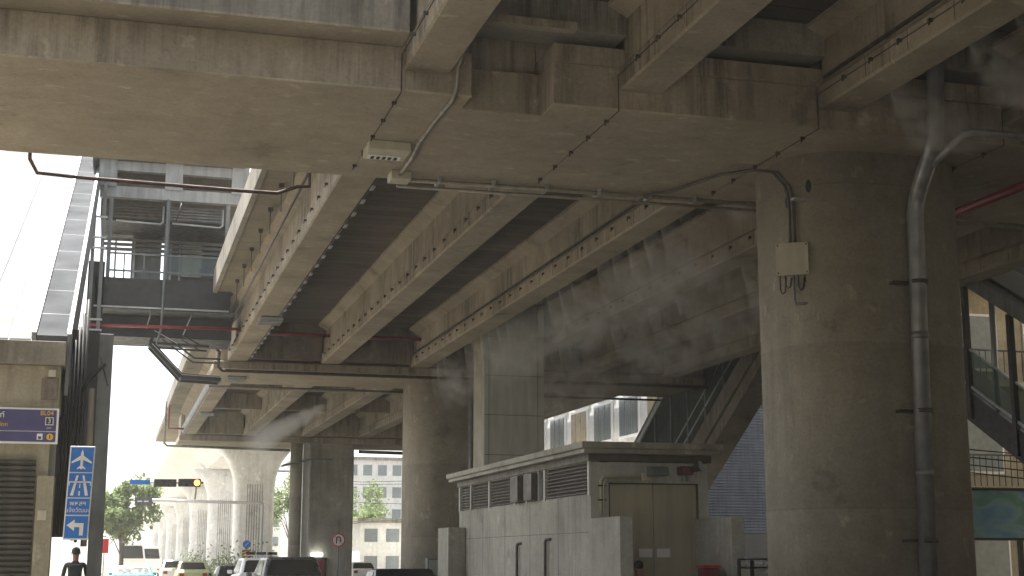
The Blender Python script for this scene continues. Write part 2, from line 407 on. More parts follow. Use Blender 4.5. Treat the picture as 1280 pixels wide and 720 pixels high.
# diaphragms at far end of the middle span & cap beam 2
for k, x in enumerate(GX[:-1]):
    b = MB().box(x+.64, x+2.99, 46.0, 46.6, 6.35, ST-.01)
    b.box(x+.64, x+2.99, 45.5, 45.98, 7.1, ST-.01)
    b.build('diaphragm', 'rust', label='brown diaphragm wall between the %s and %s girders at the second cap beam' % (PL[k], PL[k+1]), cat='diaphragm wall', group='diaphragms at the second cap beam')
t = thing('cap_beam', 'narrow second cap beam behind the middle girders, above the far column', 'beam', (10, 48, 6))
MB().box(2.95, 20, 46.2, 50.1, 6.0, 6.26).build('lower_beam', 'cap', t, bevel=.03)
MB().box(3.2, 20, 46.7, 49.6, 6.262, 7.4).build('upper_beam', 'cap', t)
t = thing('cap_beam', 'third cap beam at the far end, above the column with the red door', 'beam', (10, 77, 6))
MB().box(3.2, 20, 74.9, 79, 5.95, 6.26).build('lower_beam', 'cap', t, bevel=.03)
MB().box(3.3, 20, 75.5, 78.5, 6.262, 7.4).build('upper_beam', 'cap', t)
for k, x in enumerate(GX[:-1]):
    MB().box(x+.64, x+2.99, 74.4, 74.95, 6.3, ST-.01).build('diaphragm', 'cap', label='pale diaphragm wall between the %s and %s girders at the third cap beam' % (PL[k], PL[k+1]), cat='diaphragm wall', group='diaphragms at the third cap beam')
for k, x in enumerate(GX[:-1]):
    for yy in (58.0, 66.0):
        MB().box(x+.57, x+3.06, yy, yy+.3, 6.75, ST-.01).build('cross_brace', 'beam', label='concrete cross brace between the %s and %s far girders, %s one' % (PL[k], PL[k+1], 'nearer' if yy < 60 else 'farther'), cat='cross brace', group='cross braces of the far span')

# columns ---------------------------------------------------------
t = thing('concrete_column', 'massive round-cornered concrete column on the right, carrying the grey downpipe', 'column', (11.2, 19.9, G))
MB().prism(rrect(9.62, 12.58, 18.36, 20.8, 1.0, 12), G, 5.998, smooth=True).build('shaft', 'col', t)
hl = MB()
for (px, pz) in ((9.60, 5.42), (9.80, 5.62)):
    pass
t = thing('concrete_column', 'tall dark concrete column behind the hut, left of the tiled pillar', 'column', (11.2, 48.2, G))
MB().prism(rrect(9.6, 12.6, 46.7, 49.3, 1.0, 12), G, 5.998, smooth=True).build('shaft', 'col', t)
t = thing('concrete_column', 'square grey concrete column with a red door at its foot', 'column', (11.2, 77, G))
MB().prism(rrect(9.95, 12.35, 75.3, 78.6, .12, 3), G, 5.948, smooth=False).build('shaft', 'plaster', t)
MB().box(9.97, 10.9, 75.22, 75.29, G, -.05).build('door', 'reddoor', t)
MB().box(9.88, 9.96, 75.2, 75.29, G, .03).box(10.91, 10.99, 75.2, 75.29, G, .03).box(9.88, 10.99, 75.2, 75.29, -.048, .04).build('door_frame', 'dark', t)
w = MB().tube([(10.15, 75.1, .20), (10.75, 75.1, .20)], .07, 10).build('wall_lamp', 'lit', label='glowing white tube lamp above the red door', cat='lamp')
# round drain stack by that column
t = thing('drain_stack', 'thick round drain stack left of the column with the red door', 'pipe', (9.4, 75.3, G))
MB().tube([(9.2, 74.6, G), (9.2, 74.6, 5.9)], .32, 20).build('pipe', 'col', t)
MB().box(9.58, 9.90, 74.8, 75.1, G, 5.9).build('cover_strip', 'white', t)

t2 = thing('small_canopy', 'small flat canopy fixed beside the drain stack of the far column', 'canopy', (9.0, 74.1, 4.7))
MB().prism([(8.35, 4.62), (9.7, 4.95), (9.7, 5.03), (8.35, 4.72)], 73.4, 74.2, 'y').build('sheet', 'steel', t2)
MB().tube([(8.9, 74.0, 4.78), (9.9, 74.0, 5.05), (11.0, 74.0, 5.05)], .04, 6).build('arm', 'steel', t2)
# clad pillar -------------------------------------------------------
t = thing('clad_pillar', 'grey panel-clad square pillar rising behind the hut roof', 'pillar', (11.2, 40.6, G))
x0, x1, y0, y1 = 10.36, 12.17, 40.0, 41.3
MB().box(x0+.03, x1-.03, y0+.03, y1-.03, G, 7.4).build('core', 'black', t)
zs = [G]
zz = 4.12 - 1.16*5
rows = [4.12+1.16*k for k in range(-5, 4)]
for k, z in enumerate(rows[:-1]):
    za, zb = z+.008, min(z+1.16-.008, 7.42)
    for (a, c2) in ((x0, x0+.12), (x0+.135, x1-.20), (x1-.185, x1)):
        MB().box(a, c2, y0, y0+.028, za, zb).build('front_panel', 'clad', t)
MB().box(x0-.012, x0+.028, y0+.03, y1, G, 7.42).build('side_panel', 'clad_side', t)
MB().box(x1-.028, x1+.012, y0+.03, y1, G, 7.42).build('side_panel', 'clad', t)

# ------------------------------------------------------------------ services under the deck
def mist_pipe(x, label, ysp):
    t = thing('misting_pipe', label, 'pipe', (x, 20, GB), 'misting pipes under the girders')
    z1 = GB+.20
    pts = [(x-.03, -6, z1), (x-.03, 17.40, z1), (x-.03, 17.40, 5.965), (x-.03, 21.86, 5.965), (x-.03, 21.86, z1), (x-.03, ysp, z1)]
    MB().tube(pts, .009, 6).build('supply_tube', 'darkpipe', t)
    nb = None
    yy = 8.0
    spots = []
    while yy < 17.2: spots.append((yy, z1, 0)); yy += .72
    yy = 17.9
    while yy < 21.6: spots.append((yy, 5.96, 1)); yy += .80
    yy = 22.3
    while yy < ysp: spots.append((yy, z1, 0)); yy += .95
    for (y, z, s) in spots:
        if nb is None:
            b = MB(); b.box(x-.06, x-.001, y-.02, y+.02, z-.010, z+.03); b.tube([(x-.04, y, z), (x-.055, y, z-.055)], .011, 6)
            nb = b.build('nozzle', 'darkpipe', t); ny, nz = y, z
        else:
            c = nb.copy(); col.objects.link(c); c.parent = t; c.location = (0, y-ny, z-nz)
            c.rotation_euler = (0, 0, 0)
    return t
for i, x in enumerate(GX[:4]):
    mist_pipe(x, 'thin misting pipe with small nozzles along the %s girder line' % PL[i], 45.5 if i < 3 else 40)

for (ya, yb, l) in ((22, 45.5, 'middle'), (-10, 17.2, 'near')):
    MB().box(9.352, 9.398, ya, yb, GB+.37, GB+.41).build('cable_ledge', 'darkpipe', label='dark cable ledge along the left side of the third %s girder' % l, cat='cable ledge')
# conduit pair behind the cap beam
t = thing('conduit_run', 'pair of grey conduits running along the far lower edge of the wide cap beam', 'conduit', (7, 21.7, 5.9))
MB().tube([(4.15, 21.55, 5.93), (13.0, 21.5, 5.93)], .035, 10).build('upper_tube', 'pipe', t)
MB().tube([(4.15, 21.70, 5.86), (13.0, 21.65, 5.86)], .028, 10).build('lower_tube', 'pipe', t)
cl = None
for k, x in enumerate([4.8, 5.7, 6.6, 7.5, 8.4, 9.2]):
    if cl is None:
        cl = MB().box(x-.02, x+.02, 21.46, 21.76, 5.90, 5.975).box(x-.03, x+.03, 21.44, 21.48, 5.96, 5.999).build('clamp', 'lightsteel', t); cx = x
    else:
        c = cl.copy(); col.objects.link(c); c.parent = t; c.location = (x-cx, 0, 0)
MB().box(3.98, 4.30, 21.25, 21.60, 5.86, 5.995).build('junction_box', 'boxgrey', bevel=.008, label='small grey junction box at the corner of the cap beam, end of the conduits', cat='junction box')
# light fitting under the cap
t = thing('light_fitting', 'pale box light fitting with a louvred front, under the cap beam', 'lamp', (3.67, 19.9, 5.86))
MB().box(3.36, 3.98, 19.72, 20.3, 5.86, 5.997).build('housing', 'boxgrey', t, bevel=.012)
MB().box(3.40, 3.90, 20.02, 20.22, 5.845, 5.859).build('reflector', 'signwhite', t, bevel=.004)
s = MB()
for k in range(5): s.box(3.45+k*.085, 3.50+k*.085, 20.06, 20.18, 5.835, 5.844)
s.build('lamp_cell', 'lens', t)
# cable from the light fitting forward and up the second side of the leftmost near girder
MB().tube([(4.12, 21.3, 5.93), (4.12, 20.3, 5.94), (4.06, 19.6, 5.95), (4.06, 18.3, 5.95), (4.08, 17.5, 5.94), (4.10, 17.36, 6.05), (4.10, 17.3, 6.3), (4.10, 16.8, 6.5), (4.10, 15, 6.52), (4.10, 4, 6.52)], .032, 10).build(
    'conduit', 'pipe', label='grey conduit from the light fitting up the right side of the leftmost near girder', cat='conduit')
# F1 conduit at right bottom edge with clips
t = thing('edge_conduit', 'dark clipped conduit along the lower right edge of the leftmost middle girder', 'conduit', (4.07, 34, GB))
MB().tube([(4.065, 22, GB+.03), (4.065, 46, GB+.03)], .022, 8).build('tube', 'darkpipe', t)
s0 = None
for k in range(24):
    y = 22.5+k*.98
    if s0 is None:
        s0 = MB().box(4.035, 4.10, y-.14, y+.14, GB-.012, GB+.01).build('clip', 'lightsteel', t); sy = y
    else:
        c = s0.copy(); col.objects.link(c); c.parent = t; c.location = (0, y-sy, 0)
# bulkhead lamps under leftmost girder
for (y, d) in ((37.2, 'middle'), (47.9, 'second cap beam'), (63, 'far')):
    t = thing('strip_lamp', {'middle': 'box strip lamp hung under the leftmost middle girder', 'second cap beam': 'box strip lamp hung under the second cap beam at its left end', 'far': 'box strip lamp hung under the leftmost far girder'}[d], 'lamp', (3.8, y, 6.0), 'strip lamps under the girders')
    zt = 6.265 if d != 'second cap beam' else 5.995
    MB().box(3.55, 4.15, y, y+.9, zt-.10, zt).build('housing', 'steel', t, bevel=.01)
    MB().box(3.57, 4.13, y-.012, y-.001, zt-.09, zt-.03).build('edge_trim', 'lightsteel', t)
# leftmost middle girder: conduit high on its left side with hangers
t = thing('side_conduit', 'brown conduit on hangers along the outer side of the leftmost middle girder', 'conduit', (3.2, 33, 6.9))
MB().tube([(3.20, 22.0, 6.98), (3.20, 43, 6.98)], .03, 8).build('tube', 'darkpipe', t)
for k in range(9):
    y = 24+k*2.1
    MB().tube([(3.02, y, 6.9), (3.02, y, ST+.02)], .012, 6).box(2.97, 3.07, y-.05, y+.05, 7.40, ST+.019).build('hanger', 'darkpipe', t)
# transverse red pipes
MB().tube([(-.95, 41.0, 6.43), (3.35, 40.9, 6.47)], .045, 10).build('fire_pipe', 'red', label='thin red fire pipe crossing under the footbridge', cat='pipe')
t = thing('fire_pipe', 'dark red fire pipe crossing between the girders near the second cap beam', 'pipe', (7, 44.8, 7.0))
for a, c2 in ((4.05, 6.47), (7.0, 9.45)): MB().tube([(a, 44.8, 7.0), (c2, 44.8, 7.0)], .06, 10).build('pipe_length', 'red', t)
MB().tube([(-1.0, 44.5, 6.43), (2.9, 44.5, 6.43)], .04, 8).build('cross_pipe', 'pipe', label='grey pipe from the left tower to the girders, below the red pipe', cat='pipe')
MB().tube([(2.9, 44.5, 6.43), (3.05, 45.2, 6.41), (3.05, 45.6, 6.0), (3.2, 45.9, 5.9), (20, 45.9, 5.9)], .055, 10).build('water_pipe', 'darkpipe', label='dark water pipe along the near edge of the second cap beam', cat='pipe')
MB().tube([(3.1, 50.4, 5.92), (20, 50.4, 5.92)], .04, 8).build('water_pipe', 'darkpipe', label='dark pipe along the far edge of the second cap beam', cat='pipe')
MB().tube([(2.45, 74.3, 7.9), (2.45, 74.3, 5.75), (2.6, 74.3, 5.62), (8.8, 74.2, 5.50)], .065, 10).build('drain_pipe', 'pipe', label='grey drain pipe looping under the third cap beam', cat='pipe')
MB().tube([(12.4, 74.2, 5.5), (16, 74.2, 5.45)], .09, 10).build('drain_pipe', 'darkpipe', label='dark drain pipe right of the column with the red door', cat='pipe')
MB().tube([(2.55, 72, 7.9), (2.55, 72, 6.3), (3.3, 72, 6.3)], .05, 8).build('fire_pipe', 'red', label='thin red pipe hanging at the far left end of the girders', cat='pipe')
# cable tray on the leftmost far girder
t = thing('cable_tray', 'perforated cable tray along the leftmost far girder', 'cable tray', (3.2, 60, 6.5))
b = MB(); b.box(3.33, 3.37, 50.5, 74.6, 6.32, 6.62)
for k in range(60): b.box(3.29, 3.33, 50.6+k*.4, 50.75+k*.4, 6.34, 6.60)
b.build('tray', 'lightsteel', t)
# right of the column: red pipe, conduits
t = thing('fire_pipe', 'dark red fire pipe along the girder right of the big column', 'pipe', (14.6, 22, 6.2))
MB().tube([(13.9, 15.0, 5.9), (13.9, 23.0, 5.9), (13.9, 23.2, 6.3)], .085, 12).build('pipe_length', 'red', t)
MB().tube([(12.9, 21.7, 5.9), (19, 21.7, 5.9)], .04, 10).build('conduit', 'pipe', label='grey conduit leaving the right side of the big column', cat='conduit')

# junction box on the column and its conduits
t = thing('junction_box', 'square cream junction box mounted on the big column', 'junction box', (9.62, 18.6, 4.05))
def cp(px_x, z, off=.03):   # a point on the column's rounded left front corner at a given x
    r = 1.0; cx, cy = 9.62+r, 18.36+r
    dx = min(max(px_x-cx, -r), 0); y = cy-math.sqrt(max(0, r*r-dx*dx))
    n = Vector((dx, y-cy, 0)).normalized()
    return Vector((px_x, y, z))+n*off
a = cp(9.70, 4.38, 0); nrm = (Vector((a.x-10.62, a.y-19.36, 0)).normalized()+Vector((0, -1, 0))).normalized(); tan = Vector((-nrm.y, nrm.x, 0))
def bb(b, u0, u1, d0, d1, z0, z1):
    vs = [a+tan*u+nrm*d+Vector((0, 0, z-4.3)) for z in (z0, z1) for (u, d) in ((u0, d0), (u1, d0), (u1, d1), (u0, d1))]
    b.add(vs, [(0,3,2,1),(4,5,6,7),(0,1,5,4),(1,2,6,5),(2,3,7,6),(3,0,4,7)])
b = MB(); bb(b, -.235, .235, .03, .17, 4.07, 4.55); b.build('case', 'boxgrey', t, bevel=.012)
b = MB(); bb(b, -.24, .24, .172, .185, 4.065, 4.555); b.build('lid', 'boxgrey', t, bevel=.006)
b = MB()
for u in (-.21, .21):
    for z in (4.10, 4.52): bb(b, u-.012, u+.012, .186, .192, z-.012, z+.012)
b.build('screw', 'darkpipe', t)
for u, ln in ((-.20, -.50), (-.12, -.42), (.07, -.46), (.17, -.36)):
    p = a+tan*u+nrm*.09
    MB().tube([p+Vector((0,0,-.23)), p+Vector((0,0,ln+.06)), p+Vector((0,0,ln))+tan*.03, p+tan*.07+Vector((0,0,ln+.03)), p+tan*.09+Vector((0,0,-.26))], .011, 6).build('cable_loop', 'darkpipe', t)
p = a+nrm*.08
MB().tube([p+Vector((0,0,-.23)), p+Vector((0,0,-.62)), p+tan*.02+Vector((0,0,-.66)), p+tan*.28+Vector((0,0,-.66))], .022, 8).build('outlet_tube', 'pvc', t)
t = thing('cable_bundle', 'two dark cables rising from the junction box over the column head', 'cable', (9.6, 18.7, 4.6))
for q, du in enumerate((-.03, .04)):
    p0 = a+tan*du+nrm*.08
    MB().tube([p0+Vector((0,0,.26)), p0+Vector((0,0,.95)), p0+Vector((0,0,1.15))-tan*.05, p0+Vector((0,0,1.38))-tan*.22+nrm*.03, (9.28-q*.05, 19.3, 5.86), (9.0, 19.9, 5.93), (8.6, 21.2, 5.94), (8.3, 21.5, 5.94)], .024, 8).build('cable', 'darkpipe', t)
MB().box(9.50, 9.72, 18.50, 18.62, 5.22, 5.25).build('bracket', 'lightsteel', t)
for (zc, u, d) in ((5.32, -.03, 'lower'), (5.50, .16, 'upper')):
    b = MB(); n = 14; c0 = cp(9.70+u, zc, .004)
    nn = Vector((c0.x-10.62, c0.y-19.36, 0)).normalized(); tt = Vector((-nn.y, nn.x, 0))
    b.add([c0+tt*.045*math.cos(2*math.pi*k/n)+Vector((0,0,.10*math.sin(2*math.pi*k/n))) for k in range(n)]+[c0-nn*.02+tt*.045*math.cos(2*math.pi*k/n)+Vector((0,0,.10*math.sin(2*math.pi*k/n))) for k in range(n)],
          [tuple(range(n)), tuple(range(n, 2*n))[::-1]]+[(k, (k+1) % n, n+(k+1) % n, n+k) for k in range(n)])
    b.build('hole_cap', 'black', label='%s dark oval recess at the left top corner of the big column' % d, cat='recess', group='dark recesses on the big column')

# downpipe
t = thing('downpipe', 'large grey downpipe with a crank, fixed to the front of the big column', 'downpipe', (11.2, 18.1, G))
yq = 18.16
MB().tube([(11.22, 17.28, 7.6), (11.22, 17.28, 7.05), (11.17, 17.28, 6.2), (11.18, 17.31, 6.02), (11.20, 17.40, 5.88), (11.30, 18.02, 5.36), (11.31, 18.12, 5.22), (11.30, yq, 5.05), (11.18, yq, G)], .125, 20).build('pipe', 'pvc', t)
cr = None
for z in (4.0, 2.1, .25):
    b = MB().tube([(11.20+.017*(z+1.7), yq, z-.03), (11.20+.017*(z+1.7), yq, z+.03)], .14, 20).box(10.93, 11.22, yq+.05, yq+.20, z-.02, z+.02)
    b.build('bracket', 'darkpipe', t)
for z in (3.2, 1.2):
    MB().tube([(11.18+.0178*(z+1.7), yq, z-.05), (11.18+.0178*(z+1.7), yq, z+.05)], .137, 20).build('collar', 'pvc', t)
MB().tube([(11.26, 17.7, 5.60), (11.30, 17.3, 5.73), (11.42, 17.0, 5.93), (11.50, 16.9, 5.95), (14.5, 16.9, 5.93)], .055, 12).build('branch_pipe', 'pvc', t)

# holes: small pipe by second column
MB().tube([(11.55, 46.4, G), (11.55, 46.4, 5.9)], .10, 12).build('downpipe', 'pvc', label='thin grey downpipe on the dark column behind the hut', cat='downpipe')
t = thing('meter_cabinet', 'small metal meter cabinet at the foot of the dark column behind the hut', 'cabinet', (10.6, 46.3, G))
MB().box(10.05, 10.6, 46.2, 46.55, -.6, .0).build('case', 'steel', t, bevel=.02)
MB().box(10.10, 10.55, 46.17, 46.195, -.55, -.05).build('door', 'lightsteel', t, bevel=.01)
MB().box(10.1, 10.16, 46.3, 46.5, G, -.6).box(10.5, 10.56, 46.3, 46.5, G, -.6).build('leg', 'dark', t)

# ------------------------------------------------------------------ equipment hut
t = thing('equipment_hut', 'low grey concrete equipment hut with louvres and beige double doors', 'hut', (9.3, 28.5, G))
X0, X1, Y0, Y1 = 8.15, 10.40, 24.0, 33.9
hw = MB()
# walls: left wall with louvre band opening, front wall with door opening
hw.box(X0, X0+.18, Y0+.002, Y1, G, 1.12)
hw.box(X0, X0+.18, Y0+.002, Y1, 1.68, 1.76)
hw.box(X0+.18, X1-.18, Y1-.18, Y1, G, 1.76)
hw.box(X1-.18, X1, Y0+.182, Y1, G, 1.76)
hw.box(X0+.182, X1-.182, Y0+.3, Y1-.2, 1.70, 1.755)
hw.build('wall', 'plaster', t, bevel=.006)
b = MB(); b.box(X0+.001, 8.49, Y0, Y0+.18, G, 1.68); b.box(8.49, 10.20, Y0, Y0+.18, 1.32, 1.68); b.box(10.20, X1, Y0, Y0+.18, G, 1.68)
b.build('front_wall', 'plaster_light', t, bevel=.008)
# dark backing and posts for louvres
MB().box(X0+.12, X0+.16, Y0+.2, Y1-.1, 1.12, 1.68).build('louvre_backing', 'black', t)
posts = [24.06, 26.75, 27.15, 28.0, 28.9, 31.0, 32.7, 33.82]
for y in posts: MB().box(X0-.02, X0+.06, y-.05, y+.05, 1.10, 1.70).build('louvre_post', 'plaster_light', t)
for i in range(len(posts)-1):
    a0, a1 = posts[i]+.05, posts[i+1]-.05
    if a1-a0 < .35: continue
    s = MB()
    for k in range(8):
        z = 1.145+k*.066
        s.add([(X0+.0, a0, z), (X0+.0, a1, z), (X0+.07, a1, z+.045), (X0+.07, a0, z+.045), (X0+.0, a0, z+.012), (X0+.0, a1, z+.012), (X0+.07, a1, z+.057), (X0+.07, a0, z+.057)],
              [(0,1,2,3),(7,6,5,4),(0,4,5,1),(1,5,6,2),(2,6,7,3),(3,7,4,0)])
    s.build('louvre', 'louvre', t)
for y in (27.45, 28.45):
    MB().box(X0-.16, X0-.025, y-.28, y+.28, 1.14, 1.66).build('vent_cowl', 'louvre', t, bevel=.01)
# roof slab with stepped cornice
b = MB(); b.box(X0-.05, X1+.05, Y0-.05, Y1+.05, 1.70, 1.82); b.build('cornice', 'louvre', t)
b = MB(); b.box(X0-.22, X1+.12, Y0-.32, Y1+.25, 1.822, 1.90); b.build('roof_lip', 'plaster', t, bevel=.01)
b = MB(); b.box(X0-.27, X1+.17, Y0-.37, Y1+.3, 1.902, 2.02); b.build('roof', 'plaster', t, bevel=.02)
# doors
for (a0, a1) in ((8.51, 9.34), (9.35, 10.18)):
    d = MB().box(a0, a1, Y0+.04, Y0+.09, G+.14, 1.30).build('door', 'door', t, bevel=.004)
    if a0 > 9: MB().box(a0+.05, a0+.08, Y0+.0, Y0+.04, -.7, -.5).build('handle', 'lightsteel', d)
    MB().box(a0+(.55 if a0 < 9 else .05), a0+(.8 if a0 < 9 else .30), Y0+.030, Y0+.039, .02, .17).build('notice', 'signwhite', d)
MB().box(8.49, 8.515, Y0-.004, Y0+.1, G+.13, 1.32).box(10.175, 10.20, Y0-.004, Y0+.1, G+.13, 1.32).box(8.49, 10.2, Y0-.004, Y0+.1, 1.30, 1.322).build('door_frame', 'darkpipe', t)
# surface joints on the left wall
s = MB()
for y in (25.9, 27.8, 29.7, 31.6): s.box(X0-.002, X0, y, y+.015, -.6, 1.1)
s.box(X0-.002, X0, Y0+.1, Y1, .45, .462)
s.build('wall_joint', 'darkpipe', t)
# small conduits, hooks
MB().tube([(X0-.05, 26.6, -.7), (X0-.05, 26.6, .30), (X0-.03, 26.6, .36), (X0+.0, 26.35, .36)], .03, 8).build('vent_pipe', 'darkpipe', label='black hooked vent pipe on the left wall of the hut, nearer one', cat='pipe', group='vent pipes on the hut wall')
MB().tube([(X0-.05, 28.6, -1.0), (X0-.05, 28.6, .24), (X0-.03, 28.6, .30), (X0+.0, 28.4, .30)], .03, 8).build('vent_pipe', 'darkpipe', label='black hooked vent pipe on the left wall of the hut, farther one', cat='pipe', group='vent pipes on the hut wall')
t2 = thing('conduit_run', 'pale conduits around the top left corner of the hut doors', 'conduit', (8.35, 23.95, 1.4))
MB().tube([(8.33, 23.96, .75), (8.33, 23.96, 1.36), (8.38, 23.96, 1.42), (9.1, 23.96, 1.42)], .024, 8).build('tube', 'boxgrey', t2)
MB().tube([(8.38, 23.94, .85), (8.38, 23.94, 1.30), (8.42, 23.94, 1.36), (8.95, 23.94, 1.36)], .016, 8).build('tube', 'boxgrey', t2)
for z in (1.0, 1.25): MB().box(8.29, 8.42, 23.935, 23.998, z, z+.03).build('clip', 'darkpipe', t2)
t2 = thing('wall_lamp', 'hooded grey floodlight above the hut doors', 'lamp', (9.25, 23.8, 1.4))
MB().box(9.1, 9.28, 23.9, 23.998, 1.36, 1.50).build('bracket', 'boxgrey', t2, bevel=.01)
MB().prism([(23.58, 1.44), (23.66, 1.60), (23.88, 1.62), (23.9, 1.44)], 9.17, 9.50, 'x').build('hood', 'steel', t2, bevel=.012)
t2 = thing('siren', 'brown camera-like siren with a black horn above the right hut door', 'siren', (9.95, 23.8, 1.4))
MB().box(9.78, 10.0, 23.72, 23.97, 1.46, 1.62).build('body', plain('siren_brown', (.12, .045, .025), .5), t2, bevel=.02)
MB().tube([(9.98, 23.75, 1.56), (10.10, 23.6, 1.62)], .05, 14, r2=.095).build('horn', 'black', t2)
MB().box(9.84, 9.87, 23.8, 23.9, 1.36, 1.46).box(9.93, 9.96, 23.8, 23.9, 1.36, 1.46).build('bracket', 'lightsteel', t2)
# baffle walls
for (xa, xb, ya, yb, l) in ((8.149, 8.37, 22.5, 23.995, 'low concrete wing wall running forward from the left corner of the hut'), (10.13, 10.36, 22.45, 23.995, 'low concrete wing wall running forward from the right corner of the hut')):
    t2 = thing('wing_wall', l, 'wall', ((xa+xb)/2, (ya+yb)/2, G), 'wing walls of the hut')
    MB().box(xa, xb, ya+.02, yb, G, .69).build('stem', 'plaster', t2)
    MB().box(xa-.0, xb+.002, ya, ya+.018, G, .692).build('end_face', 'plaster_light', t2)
MB().box(7.72, 8.14, 33.2, 34.3, G, .72).build('pier_wall', 'plaster', label='low concrete pier at the far left corner of the hut', cat='wall', bevel=.01)
# red bin and barrier rail, planters
t2 = thing('litter_bin', 'dark red litter bin in front of the right hut door', 'bin', (9.85, 22.9, G))
MB().box(9.72, 10.02, 22.7, 23.0, G+.13, -.16).build('body', 'reddoor', t2, bevel=.03)
MB().box(9.70, 10.04, 22.68, 23.02, -.158, -.11).build('lid', 'signred', t2, bevel=.02)
t2 = thing('barrier_rail', 'dark metal rail with pale panels left of the big column', 'railing', (10.2, 21.6, G))
MB().box(9.72, 10.75, 21.3, 21.36, -.03, .0).box(9.72, 9.76, 21.3, 21.36, G+.13, -.03).box(9.95, 9.99, 21.3, 21.36, G+.13, -.03).box(10.7, 10.74, 21.3, 21.36, G+.13, -.03).box(9.72, 10.75, 21.3, 21.36, -.16, -.13).build('frame', 'dark', t2)
for (a0, a1) in ((9.77, 9.94), (10.0, 10.22)): MB().box(a0, a1, 21.34, 21.355, -1.2, -.17).build('panel', 'plaster_light', t2)
for (a0, a1) in ((10.0, 10.13), (10.2, 10.30)): MB().box(a0, a1, 21.28, 21.299, -.09, -.05).build('tag_plate', 'signwhite', t2)

# ------------------------------------------------------------------ left entrance building & inclined canopy
def text(body, size, loc, mat, parent, name='lettering', align='CENTER', rotx=90, rotz=0, extr=.004):
    cu = bpy.data.curves.new(name, 'FONT'); cu.body = body; cu.size = size; cu.align_x = align; cu.align_y = 'CENTER'; cu.extrude = extr
    o = bpy.data.objects.new(name, cu); col.objects.link(o)
    dg = bpy.context.evaluated_depsgraph_get(); me = bpy.data.meshes.new_from_object(o.evaluated_get(dg))
    bpy.data.objects.remove(o); 
    me.transform(Matrix.Rotation(R(rotz), 4, 'Z') @ Matrix.Rotation(R(rotx), 4, 'X'))
    me.transform(Matrix.Translation(Vector(loc)-Vector(parent['_org'])))
    me.materials.clear(); me.materials.append(M[mat])
    o = bpy.data.objects.new(name, me); col.objects.link(o); o.parent = parent; o['_org'] = parent['_org']
    return o
t = thing('entrance_kiosk', 'beige station entrance building with a closed dark roller shutter', 'kiosk', (-2.5, 26.5, G))
MB().box(-5, -.92, 25.0, 28, 2.42, 3.2).build('parapet', 'beige', t, bevel=.02)
MB().box(-5, -1.04, 25.12, 28, G, 2.42).build('wall', 'beige', t)
MB().box(-1.20, -.93, 24.98, 25.5, G, 1.35).build('corner_post', 'beige', t, bevel=.01)
MB().box(-1.22, -.95, 24.96, 25.4, 2.62, 2.98).build('stained_block', 'rust', t, bevel=.01)
MB().box(-1.12, -1.0, 24.94, 24.99, 3.0, 3.12).build('wall_box', 'boxgrey', t, bevel=.006)
s = MB()
for k in range(36): s.prism([(25.02, G+k*.092), (24.985, G+.03+k*.092), (24.985, G+.075+k*.092), (25.02, G+.092+k*.092)], -4.9, -1.235, 'x')
s.build('roller_shutter', 'shutter', t)
MB().box(-1.16, -1.02, 24.955, 24.978, .62, .78).build('notice', 'boxgrey', t)
MB().box(-5, -.86, 24.9, 26.3, 3.2, 3.60).build('canopy_base', 'greycon', label='grey concrete block at the foot of the sloping canopy', cat='block', bevel=.015)
# station sign
t = thing('station_sign', 'dark blue station name board above the roller shutter', 'sign', (-1.9, 24.88, 1.6))
MB().box(-3.4, -.91, 24.86, 24.95, 1.87, 2.46).build('board', 'signwhite', t, bevel=.006)
MB().box(-3.4, -.945, 24.850, 24.858, 2.08, 2.43).build('upper_field', 'navysign', t)
MB().box(-3.4, -.945, 24.850, 24.858, 1.90, 2.065).build('lower_field', 'navysign', t)
text('BL04', .105, (-1.10, 24.846, 2.375), 'signyellow', t)
text('Bang Khun Non', .105, (-1.705, 24.846, 2.18), 'signyellow', t, align='RIGHT')
text('บางขุนนนท์', .13, (-1.765, 24.846, 2.33), 'signwhite', t, align='RIGHT')
MB().box(-1.12, -.99, 24.842, 24.849, 2.18, 2.31).build('exit_plate', 'signwhite', t)
MB().box(-1.108, -1.002, 24.838, 24.841, 2.192, 2.298).build('exit_field', 'dark', t)
text('3', .11, (-1.055, 24.834, 2.245), 'signwhite', t)
text('EXIT', .035, (-1.055, 24.846, 2.13), 'signwhite', t)
MB().box(-1.24, -1.15, 24.842, 24.849, 1.935, 2.035).build('lift_plate', 'signwhite', t)
MB().box(-1.22, -1.17, 24.838, 24.841, 1.945, 1.99).build('lift_symbol', 'navysign', t)
MB().tube([(-1.035, 24.849, 1.985), (-1.035, 24.842, 1.985)], .055, 20).build('roundel', 'signyellow', t)
MB().box(-1.045, -1.025, 24.836, 24.841, 1.955, 2.015).build('roundel_symbol', 'navysign', t)

# inclined canopy: rises away from the kiosk roof
def inc(y, o=0): return 3.62+.45*(y-25.2)+o
def slope_slab(b, x0, x1, y0, y1, o0, o1):
    vs = [(x, y, inc(y, o)) for o in (o0, o1) for (x, y) in ((x0, y0), (x1, y0), (x1, y1), (x0, y1))]
    b.add(vs, [(0,3,2,1),(4,5,6,7),(0,1,5,4),(1,2,6,5),(2,3,7,6),(3,0,4,7)])
t = thing('sloping_canopy', 'long sloping stair canopy of pale panels rising at the left edge', 'canopy', (-2, 34, 3.6))
YE = 46
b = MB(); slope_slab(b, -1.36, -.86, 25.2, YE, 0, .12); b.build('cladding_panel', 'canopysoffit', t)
b = MB(); slope_slab(b, -.858, -.80, 25.2, YE, -.9, .16); b.build('side_panel', 'steel', t)
b = MB(); slope_slab(b, -1.44, -1.37, 25.2, YE, -.03, .17); b.build('edge_beam', 'steel', t)
